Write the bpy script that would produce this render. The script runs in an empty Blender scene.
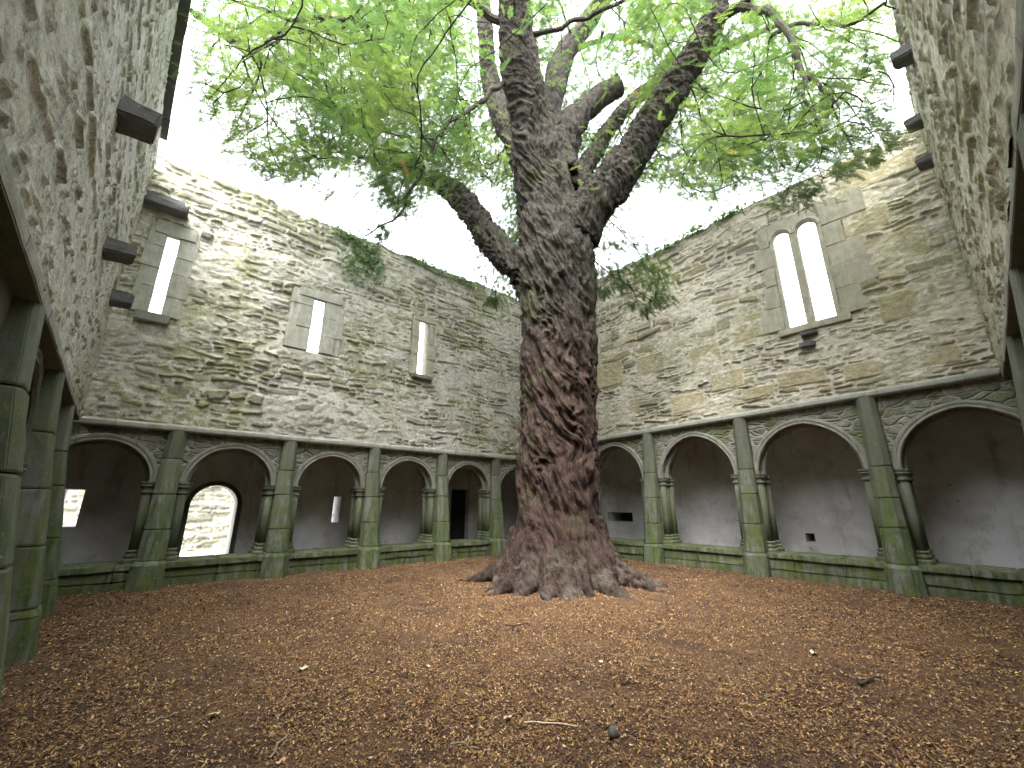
import bpy, bmesh, math, random
import numpy as np
from mathutils import Vector, Matrix

random.seed(7)
SC = bpy.context.scene
COL = SC.collection

# ------------------------------------------------------------------ noise helpers
def _hash(ix, iy, iz, seed):
    h = (ix * 374761393 + iy * 668265263 + iz * 2147483647 + seed * 974634777) & 0xFFFFFFFF
    h = ((h ^ (h >> 13)) * 1274126177) & 0xFFFFFFFF
    h = ((h ^ (h >> 16)) * 2246822519) & 0xFFFFFFFF
    return ((h ^ (h >> 15)) & 0xFFFFFF).astype(np.float64) / 16777215.0

def noise2(x, y, seed=0):
    x0 = np.floor(x); y0 = np.floor(y)
    fx = x - x0; fy = y - y0
    fx = fx * fx * (3 - 2 * fx); fy = fy * fy * (3 - 2 * fy)
    ix = x0.astype(np.int64); iy = y0.astype(np.int64); z = np.zeros_like(ix)
    a = _hash(ix, iy, z, seed); b = _hash(ix + 1, iy, z, seed)
    c = _hash(ix, iy + 1, z, seed); d = _hash(ix + 1, iy + 1, z, seed)
    return (a * (1 - fx) + b * fx) * (1 - fy) + (c * (1 - fx) + d * fx) * fy

def fbm2(x, y, seed=0, oct=4, gain=.5):
    s = 0; a = 1; n = 0
    for i in range(oct):
        s = s + a * noise2(x * 2 ** i, y * 2 ** i, seed + i * 17); n += a; a *= gain
    return s / n

def noise3(x, y, z, seed=0):
    x0 = np.floor(x); y0 = np.floor(y); z0 = np.floor(z)
    fx = x - x0; fy = y - y0; fz = z - z0
    fx = fx * fx * (3 - 2 * fx); fy = fy * fy * (3 - 2 * fy); fz = fz * fz * (3 - 2 * fz)
    ix = x0.astype(np.int64); iy = y0.astype(np.int64); iz = z0.astype(np.int64)
    r = 0
    for dx in (0, 1):
        for dy in (0, 1):
            for dz in (0, 1):
                w = (fx if dx else 1 - fx) * (fy if dy else 1 - fy) * (fz if dz else 1 - fz)
                r = r + w * _hash(ix + dx, iy + dy, iz + dz, seed)
    return r

def fbm3(x, y, z, seed=0, oct=3, gain=.5):
    s = 0; a = 1; n = 0
    for i in range(oct):
        k = 2 ** i
        s = s + a * noise3(x * k, y * k, z * k, seed + i * 31); n += a; a *= gain
    return s / n

def sstep(a, b, x):
    t = np.clip((x - a) / (b - a), 0, 1)
    return t * t * (3 - 2 * t)

# ------------------------------------------------------------------ object helpers
def tag(o, label=None, cat=None, group=None, kind=None):
    if label: o['label'] = label
    if cat: o['category'] = cat
    if group: o['group'] = group
    if kind: o['kind'] = kind
    return o

def thing(name, loc, label, cat, group=None):
    o = bpy.data.objects.new(name, None)
    o.empty_display_size = .2
    o.location = loc
    COL.objects.link(o)
    return tag(o, label, cat, group)

def worldloc(o):
    p = Vector((0, 0, 0))
    while o is not None:
        p = p + o.location
        o = o.parent
    return p

def link(name, me, mat=None, parent=None):
    """link a mesh given in world coordinates, as a child of parent"""
    o = bpy.data.objects.new(name, me)
    if mat: me.materials.append(mat)
    COL.objects.link(o)
    if parent is not None:
        o.parent = parent
        o.location = -worldloc(parent)
    return o

def np_mesh(name, V, Fq, col=None, smooth=True):
    """mesh from numpy arrays: V (n,3), Fq (m,k) faces all with k corners"""
    me = bpy.data.meshes.new(name)
    V = np.ascontiguousarray(V, dtype=np.float32)
    Fq = np.ascontiguousarray(Fq, dtype=np.int32)
    m, k = Fq.shape
    me.vertices.add(len(V)); me.vertices.foreach_set('co', V.ravel())
    me.loops.add(m * k); me.loops.foreach_set('vertex_index', Fq.ravel())
    me.polygons.add(m)
    me.polygons.foreach_set('loop_start', np.arange(0, m * k, k, dtype=np.int32))
    me.update(calc_edges=True)
    if smooth:
        me.polygons.foreach_set('use_smooth', np.ones(m, dtype=bool))
    if col is not None:
        at = me.attributes.new('col', 'FLOAT_COLOR', 'POINT')
        c = np.ones((len(V), 4), dtype=np.float32); c[:, :col.shape[1]] = col
        at.data.foreach_set('color', c.ravel())
    me.validate()
    return me

class MB:
    """collects polygons into one mesh, with a tone per vertex"""
    def __init__(s): s.v = []; s.f = []; s.t = []
    def add(s, vs, fs, tone=1.0):
        b = len(s.v); s.v += [tuple(p) for p in vs]; s.t += [tone] * len(vs)
        s.f += [tuple(i + b for i in f) for f in fs]
    def hexa(s, p, tone=1.0):           # 8 points: bottom ring then top ring
        s.add(p, [(0, 1, 2, 3), (4, 7, 6, 5), (0, 4, 5, 1), (1, 5, 6, 2), (2, 6, 7, 3), (3, 7, 4, 0)], tone)
    def build(s, name, mat, parent=None, bevel=0, smooth=False, rough=0, cuts=0, wear=0, wfreq=5.):
        bm = bmesh.new()
        lay = bm.verts.layers.float_color.new('col')
        vs = []
        for p, t in zip(s.v, s.t):
            v = bm.verts.new(p); v[lay] = (t, t, t, 1); vs.append(v)
        for f in s.f:
            try: bm.faces.new([vs[i] for i in f])
            except ValueError: pass
        bmesh.ops.recalc_face_normals(bm, faces=bm.faces)
        if bevel:
            ed = [e for e in bm.edges if len(e.link_faces) == 2 and e.calc_face_angle(0) > .35]
            bmesh.ops.bevel(bm, geom=ed, offset=bevel, segments=2, affect='EDGES', clamp_overlap=True)
        if cuts:
            bmesh.ops.subdivide_edges(bm, edges=[e for e in bm.edges if e.calc_length() > .09], cuts=cuts, use_grid_fill=True)
        if wear:
            ps = np.array([v.co[:] for v in bm.verts])
            off = np.stack([fbm3(ps[:, 0] * wfreq + 7 * a, ps[:, 1] * wfreq, ps[:, 2] * wfreq, 90 + a, 3) - .5 for a in range(3)], 1) * wear * 2.2
            for v, d in zip(bm.verts, off): v.co += Vector(d)
        if rough:
            for v in bm.verts:
                v.co += Vector((random.uniform(-1, 1), random.uniform(-1, 1), random.uniform(-1, 1))) * rough
        me = bpy.data.meshes.new(name)
        bm.to_mesh(me); bm.free()
        if smooth:
            me.polygons.foreach_set('use_smooth', np.ones(len(me.polygons), dtype=bool))
        return link(name, me, mat, parent)

class Frame:
    """a side of the courtyard: s along the wall, t outward behind the wall face, z up"""
    def __init__(self, o, d, n):
        self.o = np.array([o[0], o[1], 0.]); self.d = np.array([d[0], d[1], 0.]); self.n = np.array([n[0], n[1], 0.])
        self.d /= np.linalg.norm(self.d); self.n /= np.linalg.norm(self.n)
    def P(self, s, t, z):
        return tuple(self.o + self.d * s + self.n * t + np.array([0, 0, z]))
    def A(self, S, T, Z):
        return self.o + S[:, None] * self.d + T[:, None] * self.n + np.stack([0 * Z, 0 * Z, Z], 1)
    def box(self, mb, s0, s1, t0, t1, z0, z1, tone=1.0, jig=0):
        j = lambda: random.uniform(-jig, jig) if jig else 0
        P = self.P
        mb.hexa([P(s0 + j(), t0 + j(), z0 + j()), P(s1 + j(), t0 + j(), z0 + j()), P(s1 + j(), t1, z0 + j()), P(s0 + j(), t1, z0 + j()),
                 P(s0 + j(), t0 + j(), z1 + j()), P(s1 + j(), t0 + j(), z1 + j()), P(s1 + j(), t1, z1 + j()), P(s0 + j(), t1, z1 + j())], tone)

# ------------------------------------------------------------------ materials
class NT:
    def __init__(self, name):
        self.m = bpy.data.materials.new(name); self.m.use_nodes = True
        self.t = self.m.node_tree; self.t.nodes.clear()
        self.out = self.t.nodes.new('ShaderNodeOutputMaterial')
    def n(self, typ, ins=None, **kw):
        nd = self.t.nodes.new(typ)
        for k, v in kw.items(): setattr(nd, k, v)
        for k, v in (ins or {}).items():
            if isinstance(v, bpy.types.NodeSocket): self.t.links.new(v, nd.inputs[k])
            else: nd.inputs[k].default_value = v
        return nd
    def noise(self, vec, scale, detail=4, rough=.55, dist=0):
        return self.n('ShaderNodeTexNoise', {'Vector': vec, 'Scale': scale, 'Detail': detail, 'Roughness': rough, 'Distortion': dist}).outputs['Fac']
    def ramp(self, fac, a, b, c0=0., c1=1.):
        return self.n('ShaderNodeMapRange', {'Value': fac, 'From Min': a, 'From Max': b, 'To Min': c0, 'To Max': c1}, interpolation_type='SMOOTHSTEP').outputs['Result']
    def mix(self, fac, a, b, mode='MIX'):
        nd = self.t.nodes.new('ShaderNodeMix'); nd.data_type = 'RGBA'; nd.blend_type = mode
        for i, v in ((0, fac), (6, a), (7, b)):
            if isinstance(v, bpy.types.NodeSocket): self.t.links.new(v, nd.inputs[i])
            elif i == 0: nd.inputs[0].default_value = v
            else: nd.inputs[i].default_value = (*v, 1) if len(v) == 3 else v
        return nd.outputs[2]
    def math(self, op, a, b=0.):
        nd = self.t.nodes.new('ShaderNodeMath'); nd.operation = op
        for i, v in ((0, a), (1, b)):
            if isinstance(v, bpy.types.NodeSocket): self.t.links.new(v, nd.inputs[i])
            else: nd.inputs[i].default_value = v
        return nd.outputs[0]
    def pos(self): return self.n('ShaderNodeNewGeometry').outputs['Position']
    def scaled(self, vec, s):
        return self.n('ShaderNodeMapping', {'Vector': vec, 'Scale': s}).outputs[0]
    def sepz(self, vec): return self.n('ShaderNodeSeparateXYZ', {0: vec}).outputs[2]
    def attr(self): return self.n('ShaderNodeAttribute', attribute_name='col').outputs['Color']
    def bump(self, h, strength, dist, normal=None):
        ins = {'Height': h, 'Strength': strength, 'Distance': dist}
        if normal is not None: ins['Normal'] = normal
        return self.n('ShaderNodeBump', ins).outputs[0]
    def finish(self, col, rough=.9, normal=None, spec=.2):
        b = self.n('ShaderNodeBsdfPrincipled')
        b.inputs['Specular IOR Level'].default_value = spec
        for k, v in (('Base Color', col), ('Roughness', rough), ('Normal', normal)):
            if v is None: continue
            if isinstance(v, bpy.types.NodeSocket): self.t.links.new(v, b.inputs[k])
            else: b.inputs[k].default_value = (*v, 1) if isinstance(v, tuple) else v
        self.t.links.new(b.outputs[0], self.out.inputs[0])
        return self.m

def mat_rubble(name, moss=.5, tint=(1, 1, 1), streak=.3):
    k = NT(name); p = k.pos(); base = k.attr()
    base = k.mix(1., base, tint, 'MULTIPLY')
    n1 = k.noise(p, 9, 6, .65)
    base = k.mix(k.ramp(n1, .3, .7, 0, .55), base, k.mix(1., base, (.62, .60, .55), 'MULTIPLY'))
    n2 = k.noise(p, 38, 4, .6)
    base = k.mix(k.ramp(n2, .52, .72, 0, .5), base, (.46, .45, .40))
    base = k.mix(k.ramp(n2, .44, .28, 0, .55), base, (.10, .10, .085))
    big = k.noise(p, .55, 5, .6)
    mossf = k.math('MULTIPLY', k.ramp(big, .44, .60), k.ramp(k.noise(p, 6, 5, .7), .40, .58))
    base = k.mix(k.math('MULTIPLY', mossf, moss), base, (.200, .212, .085))
    pale = k.math('MULTIPLY', k.ramp(k.noise(p, .9, 4, .6), .52, .68), k.ramp(k.noise(p, 13, 4, .7), .45, .6))
    base = k.mix(k.math('MULTIPLY', pale, .6), base, (.58, .57, .54))
    spk = k.math('MULTIPLY', k.ramp(k.noise(p, 17, 5, .75), .50, .60), k.ramp(k.noise(p, 2.2, 4, .6), .40, .60))
    base = k.mix(k.math('MULTIPLY', spk, .5), base, (.15, .15, .115))
    st = k.noise(k.scaled(p, (4, 4, .35)), 1.6, 5, .65)
    base = k.mix(k.math('MULTIPLY', k.ramp(st, .54, .70), streak), base, (.13, .13, .115))
    h = k.math('ADD', k.math('MULTIPLY', n2, .5), n1)
    return k.finish(base, .95, k.bump(h, .7, .02))

def mat_dressed(name, col, algae, algae_top=2.6, dark=.35):
    """worked stone with joints' tone from the mesh, algae low down, lichen spots"""
    k = NT(name); p = k.pos(); z = k.sepz(p)
    base = k.mix(1., k.attr(), col, 'MULTIPLY')
    n1 = k.noise(p, 5, 6, .65)
    base = k.mix(k.ramp(n1, .35, .7, 0, .5), base, k.mix(1., base, (.6, .58, .52), 'MULTIPLY'))
    st = k.noise(k.scaled(p, (7, 7, 1.1)), 1.5, 5, .65)
    gz = k.ramp(z, 0.2, algae_top, 1., .25)
    g = k.math('MULTIPLY', k.ramp(k.math('ADD', k.math('MULTIPLY', st, .7), k.math('MULTIPLY', n1, .3)), .36, .58), gz)
    base = k.mix(k.math('MULTIPLY', g, algae), base, k.mix(k.ramp(n1, .4, .62), (.038, .064, .014), (.088, .112, .030)))
    sp = k.noise(p, 24, 4, .7)
    base = k.mix(k.ramp(sp, .62, .72, 0, .45), base, (.40, .40, .35))
    base = k.mix(k.math('MULTIPLY', k.ramp(k.noise(k.scaled(p, (5, 5, .8)), 2.3, 5, .7), .55, .68), dark), base, (.07, .07, .06))
    h = k.math('ADD', k.math('MULTIPLY', sp, .5), k.noise(p, 10, 5, .7))
    return k.finish(base, .9, k.bump(h, .5, .015))

def mat_plaster():
    k = NT('old lime plaster'); p = k.pos()
    n = k.noise(p, .8, 6, .62)
    base = k.mix(k.ramp(n, .35, .66), (.74, .74, .75), (.52, .50, .485))
    base = k.mix(k.ramp(k.noise(k.scaled(p, (2.2, 2.2, .5)), 1.7, 5, .65), .55, .72, 0, .5), base, (.27, .25, .225))
    base = k.mix(k.ramp(k.noise(p, 2.1, 6, .7), .52, .66, 0, .45), base, (.36, .34, .31))
    base = k.mix(k.ramp(k.noise(p, 3.1, 4, .6), .68, .72, 0, .7), base, (.12, .11, .10))
    base = k.mix(k.ramp(k.noise(p, 21, 4, .6), .55, .75, 0, .3), base, (.55, .54, .52))
    return k.finish(base, .95, k.bump(k.noise(p, 6, 6, .6), .35, .03))

def mat_bark():
    k = NT('shaggy yew bark'); p = k.pos(); z = k.sepz(p)
    at = k.attr()
    n = k.noise(k.scaled(p, (11, 11, 3.2)), 1., 6, .7, .6)
    f = k.noise(p, 30, 5, .7)
    low = k.mix(k.ramp(n, .3, .7), (.014, .009, .007), (.066, .041, .032))
    up = k.mix(k.ramp(n, .3, .7), (.012, .010, .008), (.046, .041, .032))
    base = k.mix(k.ramp(z, 3.2, 6.5), low, up)
    base = k.mix(k.ramp(f, .56, .72, 0, .6), base, (.125, .102, .088))
    root = k.math('MULTIPLY', k.ramp(z, 1.0, .15), k.ramp(k.noise(p, 2.6, 4, .6), .42, .62))
    base = k.mix(k.math('MULTIPLY', root, .6), base, (.125, .107, .092))
    m = k.math('MULTIPLY', k.ramp(k.noise(p, 1.1, 4, .6), .52, .66), k.ramp(k.noise(p, 11, 5, .7), .40, .6))
    m = k.math('MULTIPLY', m, k.ramp(z, 1.2, 5.5, .45, .85))
    base = k.mix(m, base, (.048, .060, .020))
    h = k.math('ADD', k.math('MULTIPLY', f, .4), n)
    return k.finish(base, .95, k.bump(h, 1., .07))

def mat_leaf(name):
    k = NT(name)
    c = k.attr()
    d = k.n('ShaderNodeBsdfDiffuse', {'Color': c, 'Roughness': .6})
    tc = k.mix(1., c, (1.3, 1.25, .72), 'MULTIPLY')
    t = k.n('ShaderNodeBsdfTranslucent', {'Color': tc})
    g = k.n('ShaderNodeBsdfGlossy', {'Color': (1, 1, 1, 1), 'Roughness': .45})
    a = k.n('ShaderNodeMixShader', {'Fac': .5}); k.t.links.new(d.outputs[0], a.inputs[1]); k.t.links.new(t.outputs[0], a.inputs[2])
    b = k.n('ShaderNodeMixShader', {'Fac': .04}); k.t.links.new(a.outputs[0], b.inputs[1]); k.t.links.new(g.outputs[0], b.inputs[2])
    k.t.links.new(b.outputs[0], k.out.inputs[0])
    return k.m

def mat_plainattr(name, rough=.9, detail=40):
    k = NT(name); p = k.pos(); c = k.attr()
    c = k.mix(k.ramp(k.noise(p, detail, 3, .6), .4, .65, 0, .5), c, k.mix(1., c, (.55, .5, .45), 'MULTIPLY'))
    return k.finish(c, rough)

def mat_ground():
    k = NT('fallen needle litter'); p = k.pos()
    n = k.noise(p, 85, 5, .75)
    v = k.n('ShaderNodeTexVoronoi', {'Vector': k.scaled(p, (1, 1, 1)), 'Scale': 95., 'Randomness': 1.}, feature='F1')
    cell = v.outputs['Color']
    cr = k.n('ShaderNodeSeparateColor', {0: cell}).outputs[0]
    base = k.mix(k.ramp(n, .3, .7), (.048, .029, .020), (.175, .102, .058))
    base = k.mix(k.ramp(cr, .62, .9, 0, .55), base, (.255, .155, .075))
    base = k.mix(k.ramp(k.noise(p, 60, 2, .5), .62, .72, 0, .45), base, (.33, .225, .10))
    base = k.mix(k.ramp(k.noise(p, 1.3, 5, .65), .46, .64, 0, .7), base, (.055, .033, .024))
    base = k.mix(k.ramp(k.noise(p, .5, 3, .6), .45, .65, 0, .35), base, (.17, .092, .048))
    return k.finish(base, .95, k.bump(k.math('ADD', n, v.outputs['Distance']), .9, .02))

M = {}
M['rubble_back'] = mat_rubble('lichened rubble', .72, (1.0, 1.0, .95), .25)
M['rubble_right'] = mat_rubble('buff rubble', .45, (1.06, 1.02, .90), .18)
M['rubble_side'] = mat_rubble('grey streaked rubble', .35, (1.08, 1.10, 1.06), .45)
M['rubble_near'] = mat_rubble('yellowish rubble', .40, (1.15, 1.13, .98), .25)
M['rubble_out'] = mat_rubble('pale outer rubble', .1, (.50, .50, .49), .1)
M['pier'] = mat_dressed('green weathered limestone', (.155, .16, .135), .97, 3.6)
M['arch'] = mat_dressed('grey weathered limestone', (.25, .245, .215), .40, 3.4, .6)
def mat_spandrel():
    k = NT('rubble spandrel'); p = k.pos()
    q = k.n('ShaderNodeVectorMath', {0: k.scaled(p, (3.2, 3.2, 7.5)), 1: k.n('ShaderNodeTexNoise', {'Vector': p, 'Scale': 3., 'Detail': 3.}).outputs['Color']}, operation='ADD').outputs[0]
    v = k.n('ShaderNodeTexVoronoi', {'Vector': q, 'Scale': 1.}, feature='F1')
    e = k.n('ShaderNodeTexVoronoi', {'Vector': q, 'Scale': 1.}, feature='DISTANCE_TO_EDGE').outputs['Distance']
    r = k.n('ShaderNodeSeparateColor', {0: v.outputs['Color']}).outputs[0]
    base = k.mix(r, (.17, .17, .135), (.31, .30, .25))
    n = k.noise(p, 8, 6, .7)
    base = k.mix(k.ramp(n, .35, .7, 0, .6), base, (.13, .135, .10))
    base = k.mix(k.ramp(e, .07, .0, 0, .8), base, (.40, .39, .36))
    base = k.mix(k.math('MULTIPLY', k.ramp(k.noise(p, 1.4, 5, .7), .46, .62), .7), base, (.10, .125, .045))
    base = k.mix(k.ramp(k.noise(p, 27, 4, .7), .6, .7, 0, .6), base, (.43, .42, .38))
    hh = k.math('ADD', k.ramp(e, 0, .16), n)
    return k.finish(base, .95, k.bump(hh, .9, .035))
M['spandrel'] = mat_spandrel()
M['shaft'] = mat_dressed('dark weathered and shaded limestone', (.135, .14, .115), .75, 2.6, .6)  # weathered shafts; on edge arcades and soffits the dark tone also paints shade
M['string'] = mat_dressed('grey string course stone', (.34, .345, .31), .45, 3.8, .3)
M['dwarf'] = mat_dressed('mossy dwarf wall stone', (.17, .175, .145), .95, 1.6, .65)
M['ashlar'] = mat_dressed('buff window ashlar', (.40, .385, .31), .30, 14., .25)
M['ashlar_grey'] = mat_dressed('grey window ashlar', (.39, .39, .345), .30, 14., .25)
M['slate'] = mat_dressed('dark corbel slate', (.12, .12, .12), .1, 2., .4)
M['plaster'] = mat_plaster()
M['bark'] = mat_bark()
M['leaf'] = mat_leaf('yew needles')
M['ivy'] = mat_leaf('ivy leaves')
M['flake'] = mat_plainattr('dead leaf bits')
M['ground'] = mat_ground()
M['stick'] = mat_plainattr('dry twig wood', .9, 25)
M['door'] = mat_dressed('dark old timber', (.05, .045, .04), .05)

# ------------------------------------------------------------------ the four sides
B = Frame((0, .387), (-1, 0), (0, 1))                      # facing wall on the left of the tree
R = Frame((.387, .01), (.0249, -.9997), (.9997, .0249))    # wall on the right of the tree
L = Frame((-11.2, 0), (.066, -1), (-1, -.066))             # wall at the left edge
W = Frame((0, -10.275), (-1, -.035), (.035, -1))           # wall at the right edge

def rubble(S, Z, s0, s1, z0, z1, seed, big=(), hmean=.115, mortar=.5, relief=1.0, lmean=.27, rough=.0):
    """height (m, towards the court) and colour of a roughly coursed rubble face bedded in lime mortar"""
    rng = np.random.default_rng(seed)
    w1 = fbm2(S * .9, Z * 1.6, seed + 1, 3) - .5
    w2 = fbm2(S * 4.5, Z * 6.0, seed + 2, 3) - .5
    w3 = fbm2(S * 3.6 + 31, Z * 6.0, seed + 3, 3) - .5
    w4 = fbm2(S * 14, Z * 20, seed + 4, 2) - .5
    Sw = S + .16 * w2 + .03 * w4
    Zw = Z + .20 * w1 + .085 * w3 + .03 * w4
    pal = np.array([(.37, .345, .27), (.32, .315, .275), (.29, .295, .225), (.40, .365, .28), (.25, .245, .215), (.345, .34, .31), (.33, .30, .215)])
    # mortar bed: nearly flush in places, raked out in others
    ml = -.046 + mortar * .062 * sstep(.30, .66, fbm2(S * 1.1, Z * 1.4, seed + 9, 4)) + .034 * (fbm2(S * 9, Z * 12, seed + 11, 3) - .5)
    H = np.full(S.shape, -.09)
    C = np.zeros(S.shape + (3,)); C[:] = (.4, .38, .34)
    bounds = [z0 - .6]
    while bounds[-1] < z1 + .7:
        bounds.append(bounds[-1] + float(np.clip(rng.lognormal(math.log(hmean), .48), .045, .30)))
    bounds = np.array(bounds)
    ci = np.clip(np.searchsorted(bounds, Zw) - 1, 0, len(bounds) - 2)
    for c in range(len(bounds) - 1):
        msk = ci == c
        if not msk.any(): continue
        hh = bounds[c + 1] - bounds[c]
        e = [s0 - .6 - rng.uniform(0, .5)]
        while e[-1] < s1 + .6:
            e.append(e[-1] + float(np.clip(rng.lognormal(math.log(lmean * .55 + hh * 1.1), .55), .07, .85)))
        e = np.array(e); n = len(e) - 1
        ss = Sw[msk]; zz = Zw[msk]
        k = np.clip(np.searchsorted(e, ss) - 1, 0, n - 1)
        lo = rng.uniform(0, .22, n) * hh * (rng.random(n) < .6); hi = rng.uniform(0, .30, n) * hh * (rng.random(n) < .6)
        sk = rng.normal(0, .10, n)
        mid = (e[:-1] + e[1:]) / 2
        zc = zz - sk[k] * np.clip(ss - mid[k], -.25, .25)
        dx = np.minimum(ss - e[k], e[k + 1] - ss) - rng.uniform(.0, .018, n)[k]
        dz = np.minimum(zc - bounds[c] - lo[k], bounds[c + 1] - hi[k] - zc)
        q = .035
        d = np.where((dx < q) & (dz < q), q - np.hypot(np.clip(q - dx, 0, None), np.clip(q - dz, 0, None)), np.minimum(dx, dz))
        off = rng.normal(.0, .019, n); tilt = rng.normal(0, .10, n); tiz = rng.normal(-.02, .10, n)
        rw = rng.uniform(.02, .05, n)
        face = off[k] + tilt[k] * np.clip(ss - mid[k], -.2, .2) * .5 + tiz[k] * (zz - (bounds[c] + hh / 2))
        H[msk] = -.09 + (face + .09) * sstep(-.002, rw[k], d)
        col = pal[rng.integers(0, len(pal), n)] * rng.uniform(.66, 1.10, (n, 1))
        C[msk] = col[k]
    for (a0, a1, b0, b1) in big:
        sb = S + .07 * w2 + .02 * w4; zb = Z + .05 * w1 + .05 * w3 + .02 * w4
        d = np.minimum(np.minimum(sb - a0, a1 - sb), np.minimum(zb - b0, b1 - zb))
        msk = d > -.015
        off = rng.uniform(-.012, .008)
        H[msk] = -.07 + (off + .07) * sstep(-.015, .03, d[msk])
        C[msk] = np.array((.39, .36, .27)) * rng.uniform(.85, 1.08) * (.86 + .28 * fbm2(S[msk] * 5, Z[msk] * 5, seed + 14, 4))[:, None]
    mm = sstep(-.008, .010, ml - H)
    H = np.maximum(H, ml)
    H = H + .020 * (fbm2(S * 11, Z * 18, seed + 5, 4) - .5) + .010 * (fbm2(S * 34, Z * 40, seed + 6, 2) - .5)
    H = H + .06 * (fbm2(S * .5, Z * .5, seed + 7, 2) - .5) + rough * (fbm2(S * 6, Z * 7, seed + 16, 3) - .5)
    C = C * (1 - mm[..., None]) + mm[..., None] * np.array((.53, .52, .485)) * (.78 + .42 * fbm2(S * 7, Z * 9, seed + 8, 4))[..., None]
    return H * relief, C

def upper_wall(name, F, s0, s1, z0f, z1, label, mat, seed, holes=(), flat=(), big=(), step=.022, thick=.95, parent=None, **kw):
    """relief face with bent-over top, and a solid core behind it. holes: (s0,s1,z0,z1,splay); flat: patches kept back behind dressed stones"""
    ns = int((s1 - s0) / step) + 1
    zlo = z0f(0) if callable(z0f) else z0f
    nz = int((z1 - zlo) / step) + 1
    nb = int(thick / .05)
    s = np.linspace(s0, s1, ns)
    v = np.concatenate([np.linspace(zlo, z1, nz), z1 + np.linspace(.05, thick, nb)])
    S, V = np.meshgrid(s, v)
    H, C = rubble(S, V, s0, s1, zlo, z1, seed, big, **kw)
    for (a0, a1, b0, b1) in flat:
        m = sstep(-.02, .03, np.minimum(np.minimum(S - a0, a1 - S), np.minimum(V - b0, b1 - V)))
        H = H * (1 - m) - .05 * m
    topn = .16 * (fbm2(S * 1.1, S * 0 + 3.3, seed + 20, 4) - .5) + .10 * (noise2(S * 3.2, S * 0 + 7.7, seed + 21) - .5)
    over = np.clip(V - z1, 0, None)
    Z = np.minimum(V, z1) + topn * sstep(z1 - .8, z1, V) + np.where(over > 0, H * .8, 0)
    base = np.vectorize(z0f)(S[0]) if callable(z0f) else np.full(ns, z0f)
    Z = np.where(V < zlo + 1.0, Z + (base - zlo)[None, :] * (1 - (V - zlo)), Z)
    T = np.where(over > 0, over - .0, -H)
    P = F.A(S.ravel(), T.ravel(), Z.ravel())
    nzt, nst = S.shape
    idx = np.arange(nzt * nst).reshape(nzt, nst)
    q = np.stack([idx[:-1, :-1], idx[:-1, 1:], idx[1:, 1:], idx[1:, :-1]], -1).reshape(-1, 4)
    sc = ((S[:-1, :-1] + S[1:, 1:]) / 2).ravel(); vc = ((V[:-1, :-1] + V[1:, 1:]) / 2).ravel()
    keep = np.ones(len(q), bool)
    for h in holes:
        keep &= ~((sc > h[0] - .02) & (sc < h[1] + .02) & (vc > h[2] - .02) & (vc < h[3] + .02))
    q = q[keep]
    fl = np.cross(F.d, np.array([0, 0, 1.])) @ F.n
    if fl > 0: q = q[:, ::-1]
    root = thing(name, F.P((s0 + s1) / 2, 0, zlo), label, 'wall')
    link('wall_face', np_mesh(name + '_face', P, q, C.reshape(-1, 3)), M[mat], root)
    # core
    hh = [(h[0] - h[4], h[1] + h[4], h[2] - .12, h[3] + .55) for h in holes]
    ss = sorted({s0, s1, *[x for h in hh for x in h[:2]]}); zs = sorted({(zlo + .3 if callable(z0f) else zlo - .04), z1 - .12, *[x for h in hh for x in h[2:]]})
    solid = {}
    for i in range(len(ss) - 1):
        for j in range(len(zs) - 1):
            cs = (ss[i] + ss[i + 1]) / 2; cz = (zs[j] + zs[j + 1]) / 2
            solid[i, j] = not any(h[0] < cs < h[1] and h[2] < cz < h[3] for h in hh)
    mb = MB(); t0, t1 = .115, thick
    for (i, j), sol in solid.items():
        if not sol: continue
        a, b, c, d = ss[i], ss[i + 1], zs[j], zs[j + 1]
        p = [F.P(x, t, z) for t in (t0, t1) for x, z in ((a, c), (b, c), (b, d), (a, d))]
        fs = [(0, 1, 2, 3), (4, 7, 6, 5)]
        for (di, dj), f in (((-1, 0), (0, 3, 7, 4)), ((1, 0), (1, 5, 6, 2)), ((0, -1), (0, 4, 5, 1)), ((0, 1), (3, 2, 6, 7))):
            if not solid.get((i + di, j + dj), False): fs.append(f)
        mb.add(p, fs, .9)
    mb.build('wall_core', M['ashlar_grey'], root)
    return root

def slit_surround(F, parent, a0, a1, b0, b1, wl, wr, label, mat, top=.34, sill=.20, rng=random.Random(3), ledge=True):
    """dressed stones round a narrow light: jamb blocks, lintel, sill"""
    mb = MB()
    for side in (0, 1):
        z = b0
        k = side
        while z < b1 - .01:
            h = min(rng.uniform(.38, .62), b1 - z)
            if b1 - z - h < .2: h = b1 - z
            wd = (wl if side == 0 else wr) * (1.0 if k % 2 else .62)
            x0, x1 = (a0 - wd, a0) if side == 0 else (a1, a1 + wd)
            F.box(mb, x0, x1, rng.uniform(-.012, -.002), .12, z + .003, z + h - .003, rng.uniform(.93, 1.06), .006)
            z += h; k += 1
    F.box(mb, a0 - wl * .8, a1 + wr * .7, -.018, .12, b1 + .003, b1 + top, 1.)
    F.box(mb, a0 - wl * .95, a0 - .004, .012, .125, b0 - .01, b1 + top * .8, 1.05); F.box(mb, a1 + .004, a1 + wr * .95, .012, .125, b0 - .01, b1 + top * .8, 1.05)
    o = mb.build('window_surround', M[mat], parent, bevel=.010, cuts=2, wear=.009, wfreq=9)
    if label: o['label'] = label
    if not ledge: return o
    ms = MB()
    F.box(ms, a0 - .16, a1 + .16, -.13, .13, b0 - sill, b0 - .004, .8, .01)
    ms.build('window_sill', M['arch'], parent, bevel=.012)
    return o

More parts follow.
